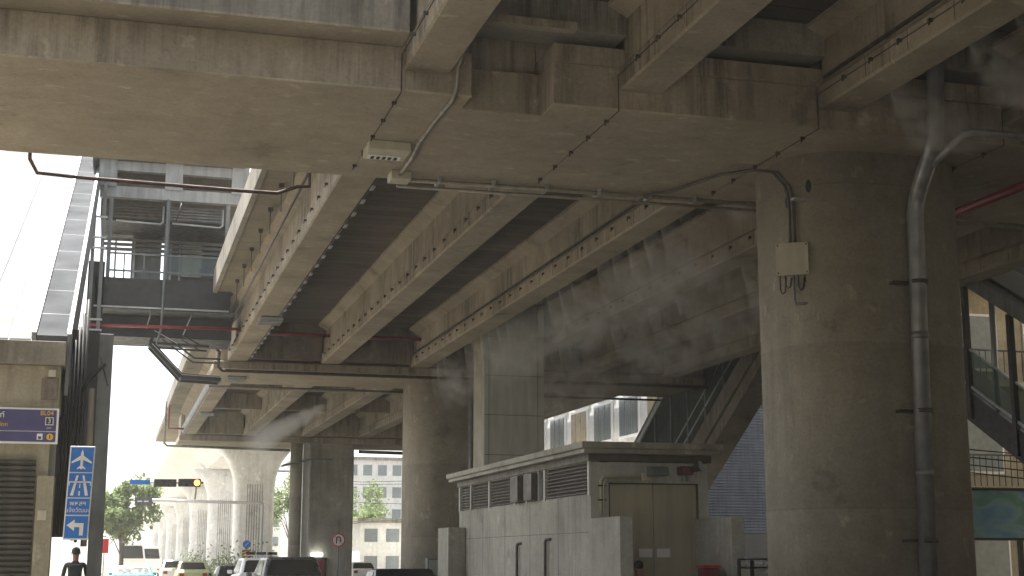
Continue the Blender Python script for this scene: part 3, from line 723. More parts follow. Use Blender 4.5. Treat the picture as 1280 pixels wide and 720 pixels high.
for k, (xa, xb) in enumerate(((-1.80, -1.45), (-2.30, -1.82), (-2.9, -2.32), (-3.6, -2.92))):
    b = MB(); slope_slab(b, xa, xb, 25.2, YE, .02, .05); b.build('roof_panel', 'roofpanel', t)
b = MB(); slope_slab(b, -2.318, -2.302, 25.2, YE, -.01, .08); b.build('panel_joint', 'dark', t)
s = MB(); slope_slab(s, -.875, -.862, 25.4, YE-.2, .118, .13)
for k in range(12):
    y = 26.5+k*1.6
    s.add([(-1.36, y, inc(y, .122)), (-.865, y, inc(y, .122)), (-.865, y+.012, inc(y+.012, .122)), (-1.36, y+.012, inc(y+.012, .122))], [(0,1,2,3)])
s.build('panel_joint', 'steel', t)

# dark mast group at the left
t = thing('steel_mast', 'dark ribbed steel duct and mast right of the entrance building', 'mast', (-.7, 26.2, G))
b = MB()
for k in range(6): b.tube([(-.86+k*.06, 26.0+k*.02, .42-.03*k), (-.86+k*.06, 26.0+k*.02, 3.3+k*.25)], .028, 8)
b.build('cable_bundle', 'black', t)
MB().box(-.97, -.34, 26.12, 26.2, .36, 4.0).build('backing', 'dark', t)
MB().tube([(-.42, 26.05, .2), (-.42, 26.05, 2.95)], .055, 12).build('drain_tube', 'clad_side', t)
MB().box(-.35, -.10, 26.15, 26.4, G, 3.95).build('post', 'steel', t, bevel=.01)
MB().tube([(-.6, 26.1, 2.9), (-.45, 26.05, 3.15), (-.22, 26.05, 3.4)], .035, 8).tube([(-.3, 26.05, 3.5), (-.22, 26.0, 3.2), (-.16, 26.0, 3.0)], .012, 6).build('bracket', 'dark', t)
t = thing('tower_frame', 'dark steel frame strip joining the sloping canopy to the footbridge', 'steel frame', (-.85, 40, 4))
for (x, y, z0, z1) in ((-.86, 41.0, 4.0, 10.7), (-.6, 40.9, 4.0, 10.7)):
    MB().box(x-.05, x+.05, y, y+.1, z0, z1).build('post', 'steel', t)
MB().box(-.95, -.5, 41.2, 41.3, 4.0, 8.3).build('panel', 'dark', t)
for z in (6.0, 6.25, 6.55, 8.6, 8.9, 9.5): MB().box(-.86, -.5, 40.85, 40.92, z, z+.05).build('rail', 'lightsteel', t)

# blue road sign
t = thing('direction_sign', 'tall blue direction sign with airplane, motorway and left turn arrow', 'sign', (-.52, 24, .2))
sx0, sx1, sz0, sz1 = -.715, -.325, .29, 1.78
lean = .035
def sh(x, z): return x + lean*(z-sz0)/(sz1-sz0)*1.2
def splate(b, x0, x1, z0, z1, y0, y1):
    vs = [(sh(x, z), y, z) for y in (y0, y1) for (x, z) in ((x0, z0), (x1, z0), (x1, z1), (x0, z1))]
    b.add(vs, [(0,3,2,1),(4,5,6,7),(0,1,5,4),(1,2,6,5),(2,3,7,6),(3,0,4,7)])
b = MB(); splate(b, sx0, sx1, sz0, sz1, 24.0, 24.03); b.build('plate', 'signwhite', t, bevel=.01)
for (z0, z1) in ((.315, .665), (.685, .94), (.96, 1.345), (1.365, 1.755)):
    b = MB(); splate(b, sx0+.02, sx1-.02, z0, z1, 23.992, 23.998); b.build('field', 'bluesign', t)
def symbol(name, polys):
    b = MB()
    for poly in polys:
        b.prism([(sh(x, z), z) for x, z in poly], 23.985, 23.991, 'y')
    b.build(name, 'signwhite', t)
cx = -.52; cz = 1.56
symbol('airplane', [[(cx-.018, cz-.15), (cx+.018, cz-.15), (cx+.022, cz+.10), (cx, cz+.17), (cx-.022, cz+.10)],
                    [(cx-.155, cz-.06), (cx-.155, cz-.03), (cx-.02, cz+.07), (cx-.02, cz)], [(cx+.155, cz-.06), (cx+.02, cz), (cx+.02, cz+.07), (cx+.155, cz-.03)],
                    [(cx-.065, cz-.155), (cx-.065, cz-.135), (cx-.015, cz-.09), (cx-.015, cz-.13)], [(cx+.065, cz-.155), (cx+.015, cz-.13), (cx+.015, cz-.09), (cx+.065, cz-.135)]])
cz = 1.15
symbol('motorway', [[(cx-.14, cz-.16), (cx-.09, cz-.16), (cx-.03, cz+.16), (cx-.06, cz+.16)], [(cx+.14, cz-.16), (cx+.06, cz+.16), (cx+.03, cz+.16), (cx+.09, cz-.16)],
                    [(cx-.012, cz-.16), (cx+.012, cz-.16), (cx+.01, cz-.09), (cx-.01, cz-.09)], [(cx-.01, cz-.04), (cx+.01, cz-.04), (cx+.007, cz+.03), (cx-.007, cz+.03)],
                    [(cx-.17, cz+.045), (cx+.17, cz+.045), (cx+.17, cz+.065), (cx-.17, cz+.065)], [(cx-.17, cz-.0), (cx-.155, cz-.0), (cx-.155, cz+.045), (cx-.17, cz+.045)], [(cx+.155, cz), (cx+.17, cz), (cx+.17, cz+.045), (cx+.155, cz+.045)]])
cz = .49
symbol('left_arrow', [[(cx-.15, cz+.03), (cx-.03, cz-.06), (cx-.03, cz+.12)], [(cx-.031, cz+.0), (cx+.05, cz+.0), (cx+.05, cz+.065), (cx-.031, cz+.065)], [(cx+.05, cz-.13), (cx+.11, cz-.13), (cx+.11, cz+.065), (cx+.05, cz+.065)]])
text('พหลฯ', .11, (cx+.012, 23.988, .865), 'signwhite', t)
text('แจ้งวัฒนะ', .095, (cx+.008, 23.988, .755), 'signwhite', t)
MB().bar((-.55, 24.03, 1.4), (-.55, 26.12, 1.4), .04).bar((-.57, 24.03, .8), (-.57, 26.12, .8), .04).build('bracket', 'steel', t)

# ------------------------------------------------------------------ footbridge
t = thing('footbridge', 'dark steel footbridge spanning from the left tower to the station deck', 'footbridge', (1.2, 42, 6.5))
FY = 41.2
MB().box(-.75, 3.05, FY, FY+.12, 7.02, 7.86).box(-.75, 3.05, FY-.06, FY+.16, 6.98, 7.02).build('front_beam', 'dark', t)
MB().box(-.75, 3.3, FY+.13, FY+3.2, 7.0, 7.05).build('floor', 'steel', t)
MB().box(-.75, 3.3, FY+3.2, FY+3.32, 6.6, 7.86).build('rear_beam', 'dark', t)
MB().box(-.75, 3.0, FY-.08, FY-.061, 6.985, 7.03).build('bottom_trim', 'lightsteel', t)
MB().box(-.55, 3.2, FY+1.2, FY+3.1, 6.35, 6.95).build('service_duct', 'dark', t)
for x, top in ((-.42, 10.2), (1.18, 10.2), (2.88, 10.2)):
    MB().box(x-.055, x+.055, FY-.01, FY+.11, 7.87, top).build('post', 'steel', t)
for z, h in ((10.2, .33), (11.0, .28)):
    MB().box(-.75, 3.3, FY-.05, FY+.2, z, z+h).build('top_beam', 'steelmid', t)
for x in (-.8, 1.05, 2.95):
    MB().box(x, x+.5, FY-.1, FY-.055, 10.5, 11.4).build('roof_rib', 'steelmid', t)
MB().box(-1.0, 3.3, FY-.3, FY+3.6, 11.3, 11.36).build('roof', 'steel', t)
# louvre boxes under the roof
for (a0, a1, ml) in ((-.32, 1.08, 'louvre'), (1.26, 2.78, 'steel')):
    b = MB()
    b.box(a0, a1, FY+.5, FY+.54, 9.72, 10.15)
    for k in range(5): b.box(a0, a1, FY+.42, FY+.5, 9.74+k*.085, 9.765+k*.085)
    b.build('louvre_panel', ml, t)
    MB().tube([(a0+.05, FY+.3, 9.60), (a1-.1, FY+.3, 9.55), (a1-.03, FY+.3, 9.62), (a1-.03, FY+.3, 10.1)], .03, 8).build('guard_tube', 'lightsteel', t)
for z in (9.2, 9.35, 9.5): MB().box(-.7, 3.1, FY+2.6, FY+2.7, z, z+.09).build('ceiling_slat', 'steel', t)
MB().box(-.7, 3.2, FY+.6, FY+3.2, 9.66, 9.70).build('ceiling', 'dark', t)
MB().box(-.72, 3.25, FY+.66, FY+.70, 9.72, 11.28).build('roof_lining', 'louvre', t)
# far wall panels
MB().box(.22, 1.12, FY+3.22, FY+3.27, 8.15, 9.75).build('wall_panel', 'steel', t)
MB().box(1.75, 2.35, FY+3.22, FY+3.27, 8.6, 9.6).build('wall_panel', 'boxgrey', t)
MB().box(2.42, 3.2, FY+3.22, FY+3.27, 8.9, 9.75).build('wall_panel', 'dark', t)
MB().box(2.3, 3.2, FY+3.2, FY+3.215, 8.75, 8.88).build('sign_strip', 'navysign', t)
for x in (-.25, .30, 1.4, 1.68): MB().box(x-.03, x+.03, FY+3.1, FY+3.2, 7.87, 9.7).build('mullion', 'lightsteel', t)
MB().box(1.2, 3.3, FY+3.34, FY+3.4, 7.9, 9.75).build('wall_panel', 'louvre', t)
# front balustrade
for z in (8.55, 8.05): MB().box(-.38, 2.85, FY+.02, FY+.06, z, z+.05).build('rail', 'steel', t)
MB().box(1.24, 2.82, FY+.035, FY+.045, 8.0, 8.6).build('glass_panel', 'glass', t)
for x, z in ((-.0, 7.86), (.55, 7.86)): MB().box(x, x+.04, FY+.02, FY+.06, z, 8.55).build('baluster', 'steel', t)
# drain tube in front
MB().tube([(1.16, FY-.16, 10.2), (1.14, FY-.16, 7.0), (1.12, FY-.16, 6.4), (1.02, FY-.16, 5.95)], .035, 8).build('drain_tube', 'steel', t)
for a0, a1 in (((.85, FY+.1, 6.97), (.72, FY+.1, 6.45)), ((2.0, FY+.1, 6.97), (1.75, FY+.1, 6.3))):
    MB().tube([a0, a1], .022, 6).build('stay', 'lightsteel', t)
# hexagonal hanging frame
t = thing('hanging_frame', 'open dark steel frame hanging under the right end of the footbridge', 'frame', (2, 41.5, 5.0))
P1 = [(.85, 6.05), (1.75, 5.12), (2.85, 5.07)]
for y, w in ((41.4, .10), (42.3, .08)):
    b = MB()
    for i in range(2): b.bar((P1[i][0], y, P1[i][1]), (P1[i+1][0], y, P1[i+1][1]), w, w*1.6)
    b.bar((.85, y, 6.05), (2.5, y, 6.0), w*.7)
    b.bar((.85, y, 6.05), (.95, y, 6.35), w*.7)
    b.bar((1.2, y, 6.3), (2.1, y, 5.65), w*.5).bar((2.1, y, 5.65), (2.85, y, 5.65), w*.5)
    b.bar((1.75, y, 6.3), (2.3, y, 6.0), w*.5)
    b.build('side_frame', 'dark', t)
b = MB()
for (x, z) in P1: b.bar((x, 41.4, z), (x, 42.3, z), .06)
b.build('cross_bar', 'dark', t)
b = MB()
b.bar((.9, 41.33, 6.02), (1.78, 41.33, 5.16), .02).bar((1.78, 41.33, 5.16), (2.85, 41.33, 5.12), .02)
b.bar((.95, 41.33, 6.40), (1.6, 41.33, 6.05), .02)
b.build('edge_trim', 'lightsteel', t)
MB().tube([(1.05, 28.0, 6.9), (.95, 28.0, 6.5)], .01, 6).build('cable', 'darkpipe', t)
# pipe crossing just behind the cap beam at the left
MB().tube([(-1.59, 24, 6.9), (-1.58, 24, 6.5), (-1.45, 24, 6.27), (-.71, 24, 6.24), (1.86, 24, 6.20), (2.5, 24, 6.20), (2.84, 24, 6.34), (3.05, 24, 6.36), (3.05, 24, 7.2)], .032, 10).build('cross_pipe', 'brownpipe', label='brown pipe crossing in front of the footbridge just behind the cap beam', cat='pipe')

# ------------------------------------------------------------------ right side: escalator, blue wall, stairs, buildings
def ez(y): return 2.46-.577*(y-51.2)       # rises toward the camera
def esl(b, x0, x1, y0, y1, o0, o1):
    vs = [(x, y, ez(y)+o) for o in (o0, o1) for (x, y) in ((x0, y0), (x1, y0), (x1, y1), (x0, y1))]
    b.add(vs, [(0,3,2,1),(4,5,6,7),(0,1,5,4),(1,2,6,5),(2,3,7,6),(3,0,4,7)])
t = thing('escalator', 'glass-walled escalator rising to the right behind the hut', 'escalator', (21.2, 49, G))
ya, yb = 40.5, 57
b = MB(); esl(b, 20.500, 21.250, ya, yb, -1.089, -0.576); b.build('soffit', 'greycon', t)
b = MB(); esl(b, 20.400, 20.520, ya, yb, -0.576, 0.154); b.build('stringer', 'greycon', t)
b = MB(); esl(b, 21.250, 21.370, ya, yb, -1.089, 0.154); b.build('stringer', 'greycon', t)
b = MB(); esl(b, 20.420, 20.540, ya, yb, 3.715, 3.997); b.build('top_rail', 'lightsteel', t)
b = MB(); esl(b, 20.450, 20.470, ya, yb, 0.640, 0.717); esl(b, 20.450, 20.470, ya, yb, 1.217, 1.281); b.build('handrail', 'lightsteel', t)
b = MB(); esl(b, 21.000, 21.050, ya, yb, 1.153, 1.255); b.build('inner_handrail', 'black', t)
for k in range(9):
    y = 42.3+k*1.66
    MB().box(20.44, 20.52, y, y+.07, ez(y)+.13, ez(y)+3.8).build('mullion', 'steel', t)
b = MB(); esl(b, 20.475, 20.490, ya, yb, 0.154, 3.715); b.build('glass_wall', 'glass', t)
b = MB(); esl(b, 20.400, 21.500, ya, yb, 3.997, 4.099); b.build('roof', 'steel', t)
b = MB(); esl(b, 21.290, 21.310, ya, yb, 0.154, 3.971); b.build('rear_wall', 'greycon', t)
# blue corrugated wall
t = thing('sheet_wall', 'blue corrugated metal wall between the escalator and the big column', 'wall', (27.5, 60, G))
s = MB(); z = 0.9
prof = []
zz = 1.1
while zz < 8.3:
    prof += [(60.0, zz), (59.97, zz+.05), (60.0, zz+.1)]; zz += .13
s.prism(prof+[(60.1, zz), (60.1, 1.1)], 25.0, 30.5, 'x'); s.build('sheeting', 'bluemetal', t)
MB().box(25.0, 30.5, 59.95, 60.2, G, 1.1).build('plinth', 'black', t)
# right side stairs
t = thing('station_stair', 'covered dark steel stair rising to the left at the right edge', 'staircase', (21.5, 29, G))
def rz(y): return 3.33+.577*(y-28.7)
def rsl(b, x0, x1, y0, y1, o0, o1):
    vs = [(x, y, rz(y)+o) for o in (o0, o1) for (x, y) in ((x0, y0), (x1, y0), (x1, y1), (x0, y1))]
    b.add(vs, [(0,3,2,1),(4,5,6,7),(0,1,5,4),(1,2,6,5),(2,3,7,6),(3,0,4,7)])
ya, yb = 23.2, 34
b = MB(); rsl(b, 20.500, 20.620, ya, yb, -1.281, -0.512); b.build('stringer', 'dark', t)
b = MB(); rsl(b, 20.620, 22.500, ya, yb, -1.217, -1.089); b.build('flight', 'rust', t)
b = MB(); rsl(b, 20.480, 20.530, ya, yb, -0.384, -0.320); b.build('lower_rail', 'lightsteel', t)
b = MB(); rsl(b, 20.480, 20.530, ya, yb, 0.564, 0.615); b.build('handrail', 'lightsteel', t)
b = MB(); rsl(b, 20.520, 20.530, ya, yb, -0.448, 0.538); b.build('glass_panel', 'glass', t)
for y in (25.4, 27.2, 29.0, 30.8):
    MB().box(20.43, 20.56, y, y+.14, rz(y)-1.15, rz(y)+2.24).build('post', 'dark', t)
b = MB(); rsl(b, 20.400, 20.750, ya, yb, 2.242, 2.626); b.build('eaves_beam', 'steel', t)
b = MB(); rsl(b, 20.750, 20.800, ya, yb, 2.626, 2.690); b.build('roof_panel', 'steel', t)
MB().tube([(20.6, 29.9, rz(29.9)-.5), (20.6, 29.9, rz(29.9)+2.24)], .075, 10).build('tube_post', 'lightsteel', t)
b = MB(); rsl(b, 20.800, 22.000, ya, yb, 2.626, 2.690); b.build('roof_light', 'roofpanel', t)
b = MB(); rsl(b, 22.000, 22.700, ya, yb, 2.626, 2.690); b.build('roof_panel', 'steel', t)
# hoarding mural under the stair
t = thing('painted_hoarding', 'hoarding painted in blue and sea green under the stair', 'hoarding', (21, 30, G))
MB().box(18.8, 26, 30, 30.08, .48, 1.6).build('panel', 'mural', t)
MB().box(18.8, 26, 29.95, 30.1, .42, .479).box(18.8, 26, 29.95, 30.1, 1.601, 1.67).build('frame', 'black', t)
MB().box(21.0, 21.1, 29.98, 30.08, G, .42).box(19.2, 19.3, 29.98, 30.08, G, .42).build('post', 'dark', t)
# tan shop building behind the stair
t = thing('shop_building', 'tan building behind the stair on the right, with balconies', 'building', (27, 36, G))
MB().box(22.9, 34, 36.2, 46, G, 12).build('wall', 'tan', t)
for k, z in enumerate((-.6, 2.4, 5.4)):
    for j in range(4):
        x = 23.5+j*2.4
        f = MB().box(x, x+1.5, 36.12, 36.19, z, z+1.7).build('window_frame', 'signwhite', t)
        MB().box(x+.08, x+1.42, 36.08, 36.115, z+.08, z+1.62).build('pane', 'winglass', f)
for z in (2.0, 5.0, 8.0):
    MB().box(22.9, 33, 35.2, 36.18, z-.15, z).build('balcony_slab', 'beige', t)
    b = MB()
    b.box(22.9, 33, 35.2, 35.24, z+.85, z+.9)
    for j in range(50): b.box(22.95+j*.2, 22.97+j*.2, 35.21, 35.23, z, z+.85)
    b.build('balcony_rail', 'dark', t)
b = MB()
for k in range(4): b.tube([(19.3, 29.5, 2.0+k*.18), (22, 29.3, 1.75+k*.2), (25, 29.5, 2.1+k*.15)], .015, 6)
b.build('wire_bundle', 'black', label='black sagging wires above the painted hoarding', cat='wires')

# neighbouring shophouses along the right side of the street
for (ya, yb, hh, mt, l) in ((-60, -22, 14, 'tan', 'tan shophouse row behind the camera on the right side'), (-21.5, 12, 13, 'greycon', 'grey shophouse row on the right beside the near girders'), (12.5, 27, 12, 'tan', 'tan shophouse row on the right beside the big column')):
    t = thing('shophouse_row', l, 'building', (30, (ya+yb)/2, G), 'shophouses on the right side')
    MB().box(25.5, 38, ya, yb, G, hh).build('wall', mt, t)
    k = ya+1.5
    while k < yb-3:
        for z in (1.5, 4.8, 8.1): MB().box(25.42, 25.49, k, k+2.4, z, z+1.8).build('window', 'winglass', t)
        k += 5
for (ya, yb, hh, mt, l) in ((-60, -16, 13, 'tan', 'tan shophouse row on the left side behind the camera'), (-15.5, 22, 12, 'greycon', 'grey shophouse row on the left side before the entrance building')):
    t = thing('shophouse_row', l, 'building', (-15, (ya+yb)/2, G), 'shophouses on the left side')
    MB().box(-24, -9.5, ya, yb, G, hh).build('wall', mt, t)
    k = ya+1.5
    while k < yb-3:
        for z in (1.5, 4.8, 8.1): MB().box(-9.49, -9.42, k, k+2.4, z, z+1.8).build('window', 'winglass', t)
        k += 5
t = thing('shophouse_row', 'unseen tall tan building added across the street behind the camera to block light', 'building', (8, -70, G), 'light blockers behind the camera')
MB().box(-24, 38, -75, -62, G, 16).build('wall', 'tan', t)  # added out of view to block light from behind; the street really continues
for k in range(12):
    for z in (1.5, 4.8, 8.1): MB().box(-20+k*4.6, -17+k*4.6, -61.99, -61.93, z, z+1.8).build('window', 'winglass', t)
# white building seen through the gap
t = thing('shophouse_block', 'sunlit white shophouse block with tall windows behind the escalator', 'building', (30, 75, G))
MB().box(26.3, 38, 64, 122, G, 14).build('wall', 'offwhite', t)
for k in range(12):
    for z in (3.1, 6.3, 9.5):
        y = 65+k*4.2
        f = MB().box(26.18, 26.29, y, y+3.0, z, z+2.2).build('window_frame', 'signwhite', t)
        b = MB()
        for j in range(3): b.box(26.14, 26.175, y+.12+j*.95, y+.95+j*.95, z+.12, z+2.08)
        b.build('pane', 'winglass' if (k+int(z)) % 3 else 'tan', f)
for z in (2.6, 5.8, 9.0):
    MB().box(25.6, 26.17, 64, 120, z, z+.15).build('ledge', 'offwhite', t)

# ------------------------------------------------------------------ outer viaduct beyond, sunlit
t = thing('rail_viaduct', 'pale sunlit rail viaduct receding beyond the station', 'viaduct', (9.5, 200, 7))
prof = [(5.4, 10.6), (5.6, 10.45), (7.4, 9.9), (8.8, 8.5), (12.6, 8.5), (14, 9.9), (16.2, 10.45), (16.4, 10.6), (16.4, 11.6), (5.4, 11.6)]
MB().prism(prof, 82, 420, 'y').build('deck', 'viaduct', t)
for y in (112, 142, 174, 208, 245, 285, 330):
    x = 10.6
    b = MB()
    lv = [(G, 1.5, 1.0), (5.0, 1.5, 1.0), (6.2, 1.62, 1.05), (7.3, 2.0, 1.15), (8.48, 2.9, 1.3)]
    rings = [[(x+px_, y+py_, z) for (px_, py_) in rrect(-w, w, -d, d, .5, 4)] for (z, w, d) in lv]
    n = len(rings[0]); vs = [v for r_ in rings for v in r_]; fs = [(i*n+k, i*n+(k+1) % n, (i+1)*n+(k+1) % n, (i+1)*n+k) for i in range(len(lv)-1) for k in range(n)]
    b.add(vs, fs, True); b.add(rings[-1], [tuple(range(n))])
    pr = b.build('pier', 'viaduct', t)
    g_ = MB()
    for q in range(7): g_.box(x-.6+q*.19, x-.56+q*.19, y-1.03, y-.985, G, 5.6)
    g_.build('groove', 'greycon', pr)
# traffic lights
def tlight(px_x, y, z, label, amber):
    t = thing('traffic_light', label, 'traffic light', (px_x, y, z), 'overhead traffic lights')
    MB().box(px_x-.48, px_x+.48, y, y+.2, z-.17, z+.17).build('housing', 'black', t, bevel=.03)
    for k in (-1, 0, 1):
        cxx = px_x+k*.31
        MB().tube([(cxx, y-.12, z), (cxx, y-.001, z)], .135, 16, caps=False).build('visor', 'black', t)
        MB().tube([(cxx, y-.03, z), (cxx, y-.002, z)], .12, 16).build('lamp', 'amber' if (amber and k == 1) else 'lens', t)
    return t
tlight(3.27, 64, 3.25, 'overhead traffic light showing amber, under the viaduct', True)
tlight(2.25, 64.4, 3.25, 'dark overhead traffic light left of the amber one', False)
t = thing('signal_gantry', 'white signal gantry arm carrying the traffic lights and signs', 'gantry', (5, 66, 3))
MB().tube([(.9, 64.6, 3.28), (3.9, 64.6, 3.28)], .05, 8).build('upper_arm', 'lightsteel', t)
MB().tube([(1.2, 65.5, 2.55), (6.5, 65.5, 2.45), (6.6, 65.5, 2.4), (6.6, 65.5, G)], .07, 10).build('lower_arm', 'white', t)
MB().tube([(3.6, 64.6, 3.28), (3.6, 65.4, 2.6)], .04, 8).build('stay', 'lightsteel', t)
MB().box(.75, 1.6, 64.3, 64.36, 3.16, 3.36).build('street_name_sign', 'bluesign', label='small blue street sign left of the overhead traffic lights', cat='sign')
t = thing('gantry_sign', 'dark green-grey overhead sign with two white marks, below the traffic lights', 'sign', (1.4, 65.2, 2.4))
MB().box(1.0, 1.75, 65.2, 65.26, 2.28, 2.66).build('board', 'steel', t)
MB().box(1.12, 1.32, 65.18, 65.198, 2.44, 2.5).box(1.4, 1.6, 65.18, 65.198, 2.44, 2.5).build('mark', 'signwhite', t)
# no U-turn sign
t = thing('no_turn_sign', 'round red and white no U-turn sign on a post before the far column', 'sign', (10.75, 70, G))
zc = .88; xc = 10.78
MB().tube([(xc, 70, zc), (xc, 69.97, zc)], .33, 28).build('plate', 'signwhite', t)
b = MB(); n = 28
ro, ri = .33, .27
vs = []; 
for k in range(n):
    a_ = 2*math.pi*k/n; vs += [(xc+ro*math.cos(a_), 69.962, zc+ro*math.sin(a_)), (xc+ri*math.cos(a_), 69.962, zc+ri*math.sin(a_))]
b.add(vs, [(2*k, 2*((k+1) % n), 2*((k+1) % n)+1, 2*k+1) for k in range(n)])
b.build('ring', 'signred', t)
MB().tube([(xc-.1, 69.955, zc-.16), (xc-.1, 69.955, zc+.06), (xc-.07, 69.955, zc+.13), (xc, 69.955, zc+.16), (xc+.07, 69.955, zc+.13), (xc+.1, 69.955, zc+.06), (xc+.1, 69.955, zc-.1)], .03, 6).build('turn_arrow', 'black', t)
MB().bar((xc-.2, 69.94, zc+.2), (xc+.2, 69.94, zc-.2), .05, .01).build('slash', 'signred', t)
MB().tube([(xc, 70.03, G), (xc, 70.03, 1.1)], .035, 8).build('post', 'steel', t)
# keep left & hazard board
t = thing('hazard_marker', 'yellow and black striped marker board under a round blue arrow sign', 'sign', (9.1, 100, G))
MB().tube([(9.1, 100, .95), (9.1, 99.97, .95)], .27, 24).build('roundel', 'bluesign', t)
MB().bar((9.22, 99.95, 1.07), (8.98, 99.95, .83), .07, .02).build('arrow', 'signwhite', t)
MB().box(8.8, 9.42, 100, 100.03, -.25, .6).build('board', 'signyellow', t)
b = MB()
for k in range(4):
    z0 = -.25+k*.22
    b.add([(8.8, 99.99, z0), (9.42, 99.99, z0+.35 if z0+.35 < .6 else .6), (9.42, 99.99, min(.6, z0+.46)), (8.8, 99.99, min(z0+.11, .6))], [(0,1,2,3)])
b.build('stripe', 'black', t)
MB().tube([(9.1, 100.06, G), (9.1, 100.06, 1.2)], .04, 8).build('post', 'steel', t)
MB().box(-.35, .0, 58, 58.05, .2, .75).build('street_sign', 'signred', label='small red and white sign at the kerb before the left tree', cat='sign')
MB().tube([(-.17, 58.1, G), (-.17, 58.1, .8)], .04, 8).build('sign_post', 'white', label='thin white post holding the small red kerb sign', cat='post')

# ------------------------------------------------------------------ vehicles
def vehicle(name, label, cat, x, y, L, W, H, paint, kind='sedan', group='cars queuing under the viaduct', top=None):
    t = thing(name, label, cat, (x, y, G), group)
    h = H; w = W/2
    if kind == 'sedan':
        side = [(0, .32), (0.02, .78), (.12, .98), (.75, 1.02*h/1.45), (.95, 1.02*h/1.45), (L*.68, .95*h/1.45), (L*.97, .78), (L, .55), (L-.05, .3)]
        cab = (.75, 1.35, L*.50, L*.68, 1.0*h/1.45)
    elif kind == 'suv':
        side = [(0, .4), (0, .95), (.08, 1.18*h/1.75), (.5, 1.2*h/1.75), (L*.70, 1.12*h/1.75), (L*.97, .98), (L, .6), (L-.05, .36)]
        cab = (.12, .55, L*.52, L*.70, 1.18*h/1.75)
    else:
        side = [(0, .45), (0, 1.5), (.05, 1.6), (L*.9, 1.6), (L*.98, 1.4), (L, .6), (L-.05, .4)]
        cab = (.02, .1, L*.86, L*.95, 1.58)
    b = MB(); b.prism([(y+p, G+q) for p, q in side], x-w, x+w, 'x')
    b.build('body', paint, t, bevel=.07)
    y0, y1, y2, y3, zb = cab; zb -= .02
    zt = h; wi = w*.80; wb = w*.965
    lo = [(x-wb, y+y0, G+zb), (x+wb, y+y0, G+zb), (x+wb, y+y3, G+zb), (x-wb, y+y3, G+zb)]
    hi = [(x-wi, y+y1, G+zt), (x+wi, y+y1, G+zt), (x+wi, y+y2, G+zt), (x-wi, y+y2, G+zt)]
    # slightly crowned roof
    cr = [(x-wi*.5, y+y1-.02, G+zt+.03), (x+wi*.5, y+y1-.02, G+zt+.03), (x+wi*.5, y+y2, G+zt+.03), (x-wi*.5, y+y2, G+zt+.03)]
    b = MB(); b.add(lo+hi, [(0,1,5,4),(1,2,6,5),(2,3,7,6),(3,0,4,7),(4,5,6,7),(0,3,2,1)])
    b.build('cabin', paint, t, bevel=.09)
    def pane(nm, i, j, m0=.12, lo_=.10, hi_=.84):
        A, B, C, D = Vector(lo[i]), Vector(lo[j]), Vector(hi[j]), Vector(hi[i])
        def pt(u, v): return (A.lerp(B, u)).lerp(D.lerp(C, u), v)
        nrm = (B-A).cross(D-A).normalized()
        ctr = Vector((x, y+L/2, G+h*.6))
        if nrm.dot((A+B)/2-ctr) < 0: nrm = -nrm
        us = [m0, m0+.04, 1-m0-.04, 1-m0]
        q = [pt(us[0], lo_), pt(us[3], lo_), pt(us[3]-.01, hi_-.08), pt(us[2]-.01, hi_), pt(us[1]+.01, hi_), pt(us[0]+.01, hi_-.08)]
        MB().add([p+nrm*.012 for p in q]+[p-nrm*.01 for p in q], [tuple(range(6)), tuple(range(6, 12))[::-1]]+[(k, (k+1) % 6, 6+(k+1) % 6, 6+k) for k in range(6)]).build(nm, 'darkglass', t)
    pane('rear_window', 0, 1, .07); pane('windscreen', 2, 3, .06); pane('side_window', 1, 2, .16); pane('side_window', 3, 0, .16)
    for s_ in (-1, 1):
        for yy in (y+.85, y+L-.85):
            wl = MB().tube([(x+s_*(w-.20), yy, G+.33), (x+s_*(w+.01), yy, G+.33)], .33, 20).build('wheel', 'rubber', t)
            MB().tube([(x+s_*(w-.02), yy, G+.33), (x+s_*(w+.02), yy, G+.33)], .20, 14).build('rim', 'rim', wl)
        MB().box(x+s_*(w-.12), x+s_*(w-.38), y-.015, y+.03, G+.72, G+.9).build('tail_light', 'taillight', t, bevel=.01)
        MB().box(x+s_*(w-.12), x+s_*(w-.4), y+L-.06, y+L+.01, G+.6, G+.72).build('headlight', 'headlight', t, bevel=.01)
        MB().box(x+s_*(w+.0), x+s_*(w+.18), y+y3-.25, y+y3-.1, G+zb-.02, G+zb+.12).build('mirror', paint, t, bevel=.03)
    MB().box(x-.26, x+.26, y-.03, y-.001, G+.62, G+.74).build('number_plate', 'signwhite', t)
    if top == 'bar':
        MB().box(x-.6, x+.6, y+1.3, y+1.6, G+h+.09, G+h+.11).build('roof_rack', 'white', t)
        for k in (-1, 0, 1): MB().box(x+k*.42-.18, x+k*.42+.18, y+1.3, y+1.6, G+h+.112, G+h+.22).build('light_bar', 'black', t, bevel=.02)
    if top == 'aerial': MB().tube([(x, y+.5, G+zb), (x, y+.5, G+zb+.12)], .02, 6).build('brake_lamp', 'black', t)
    return t
vehicle('parked_car', 'dark grey car with a wide tinted rear window, in front of the far column', 'car', 5.25, 42.5, 4.6, 1.84, 1.745, 'car_grey', 'suv', top='aerial')
vehicle('patrol_car', 'white car with a dark segmented bar on its roof', 'car', 5.6, 54, 4.8, 1.85, 1.72, 'car_white', 'suv', top='bar')
vehicle('parked_car', 'black sedan left of the white car with the roof bar', 'car', 5.6, 66, 4.5, 1.78, 1.36, 'car_black', 'sedan')
vehicle('parked_car', 'dark sedan passing in front of the hut at the bottom centre', 'car', 7.0, 33.5, 4.5, 1.78, 1.45, 'car_black', 'sedan')
vehicle('taxi', 'lime green and white taxi at the far left of the queue', 'taxi', 4.6, 82, 4.5, 1.75, 1.55, 'car_lime', 'sedan')
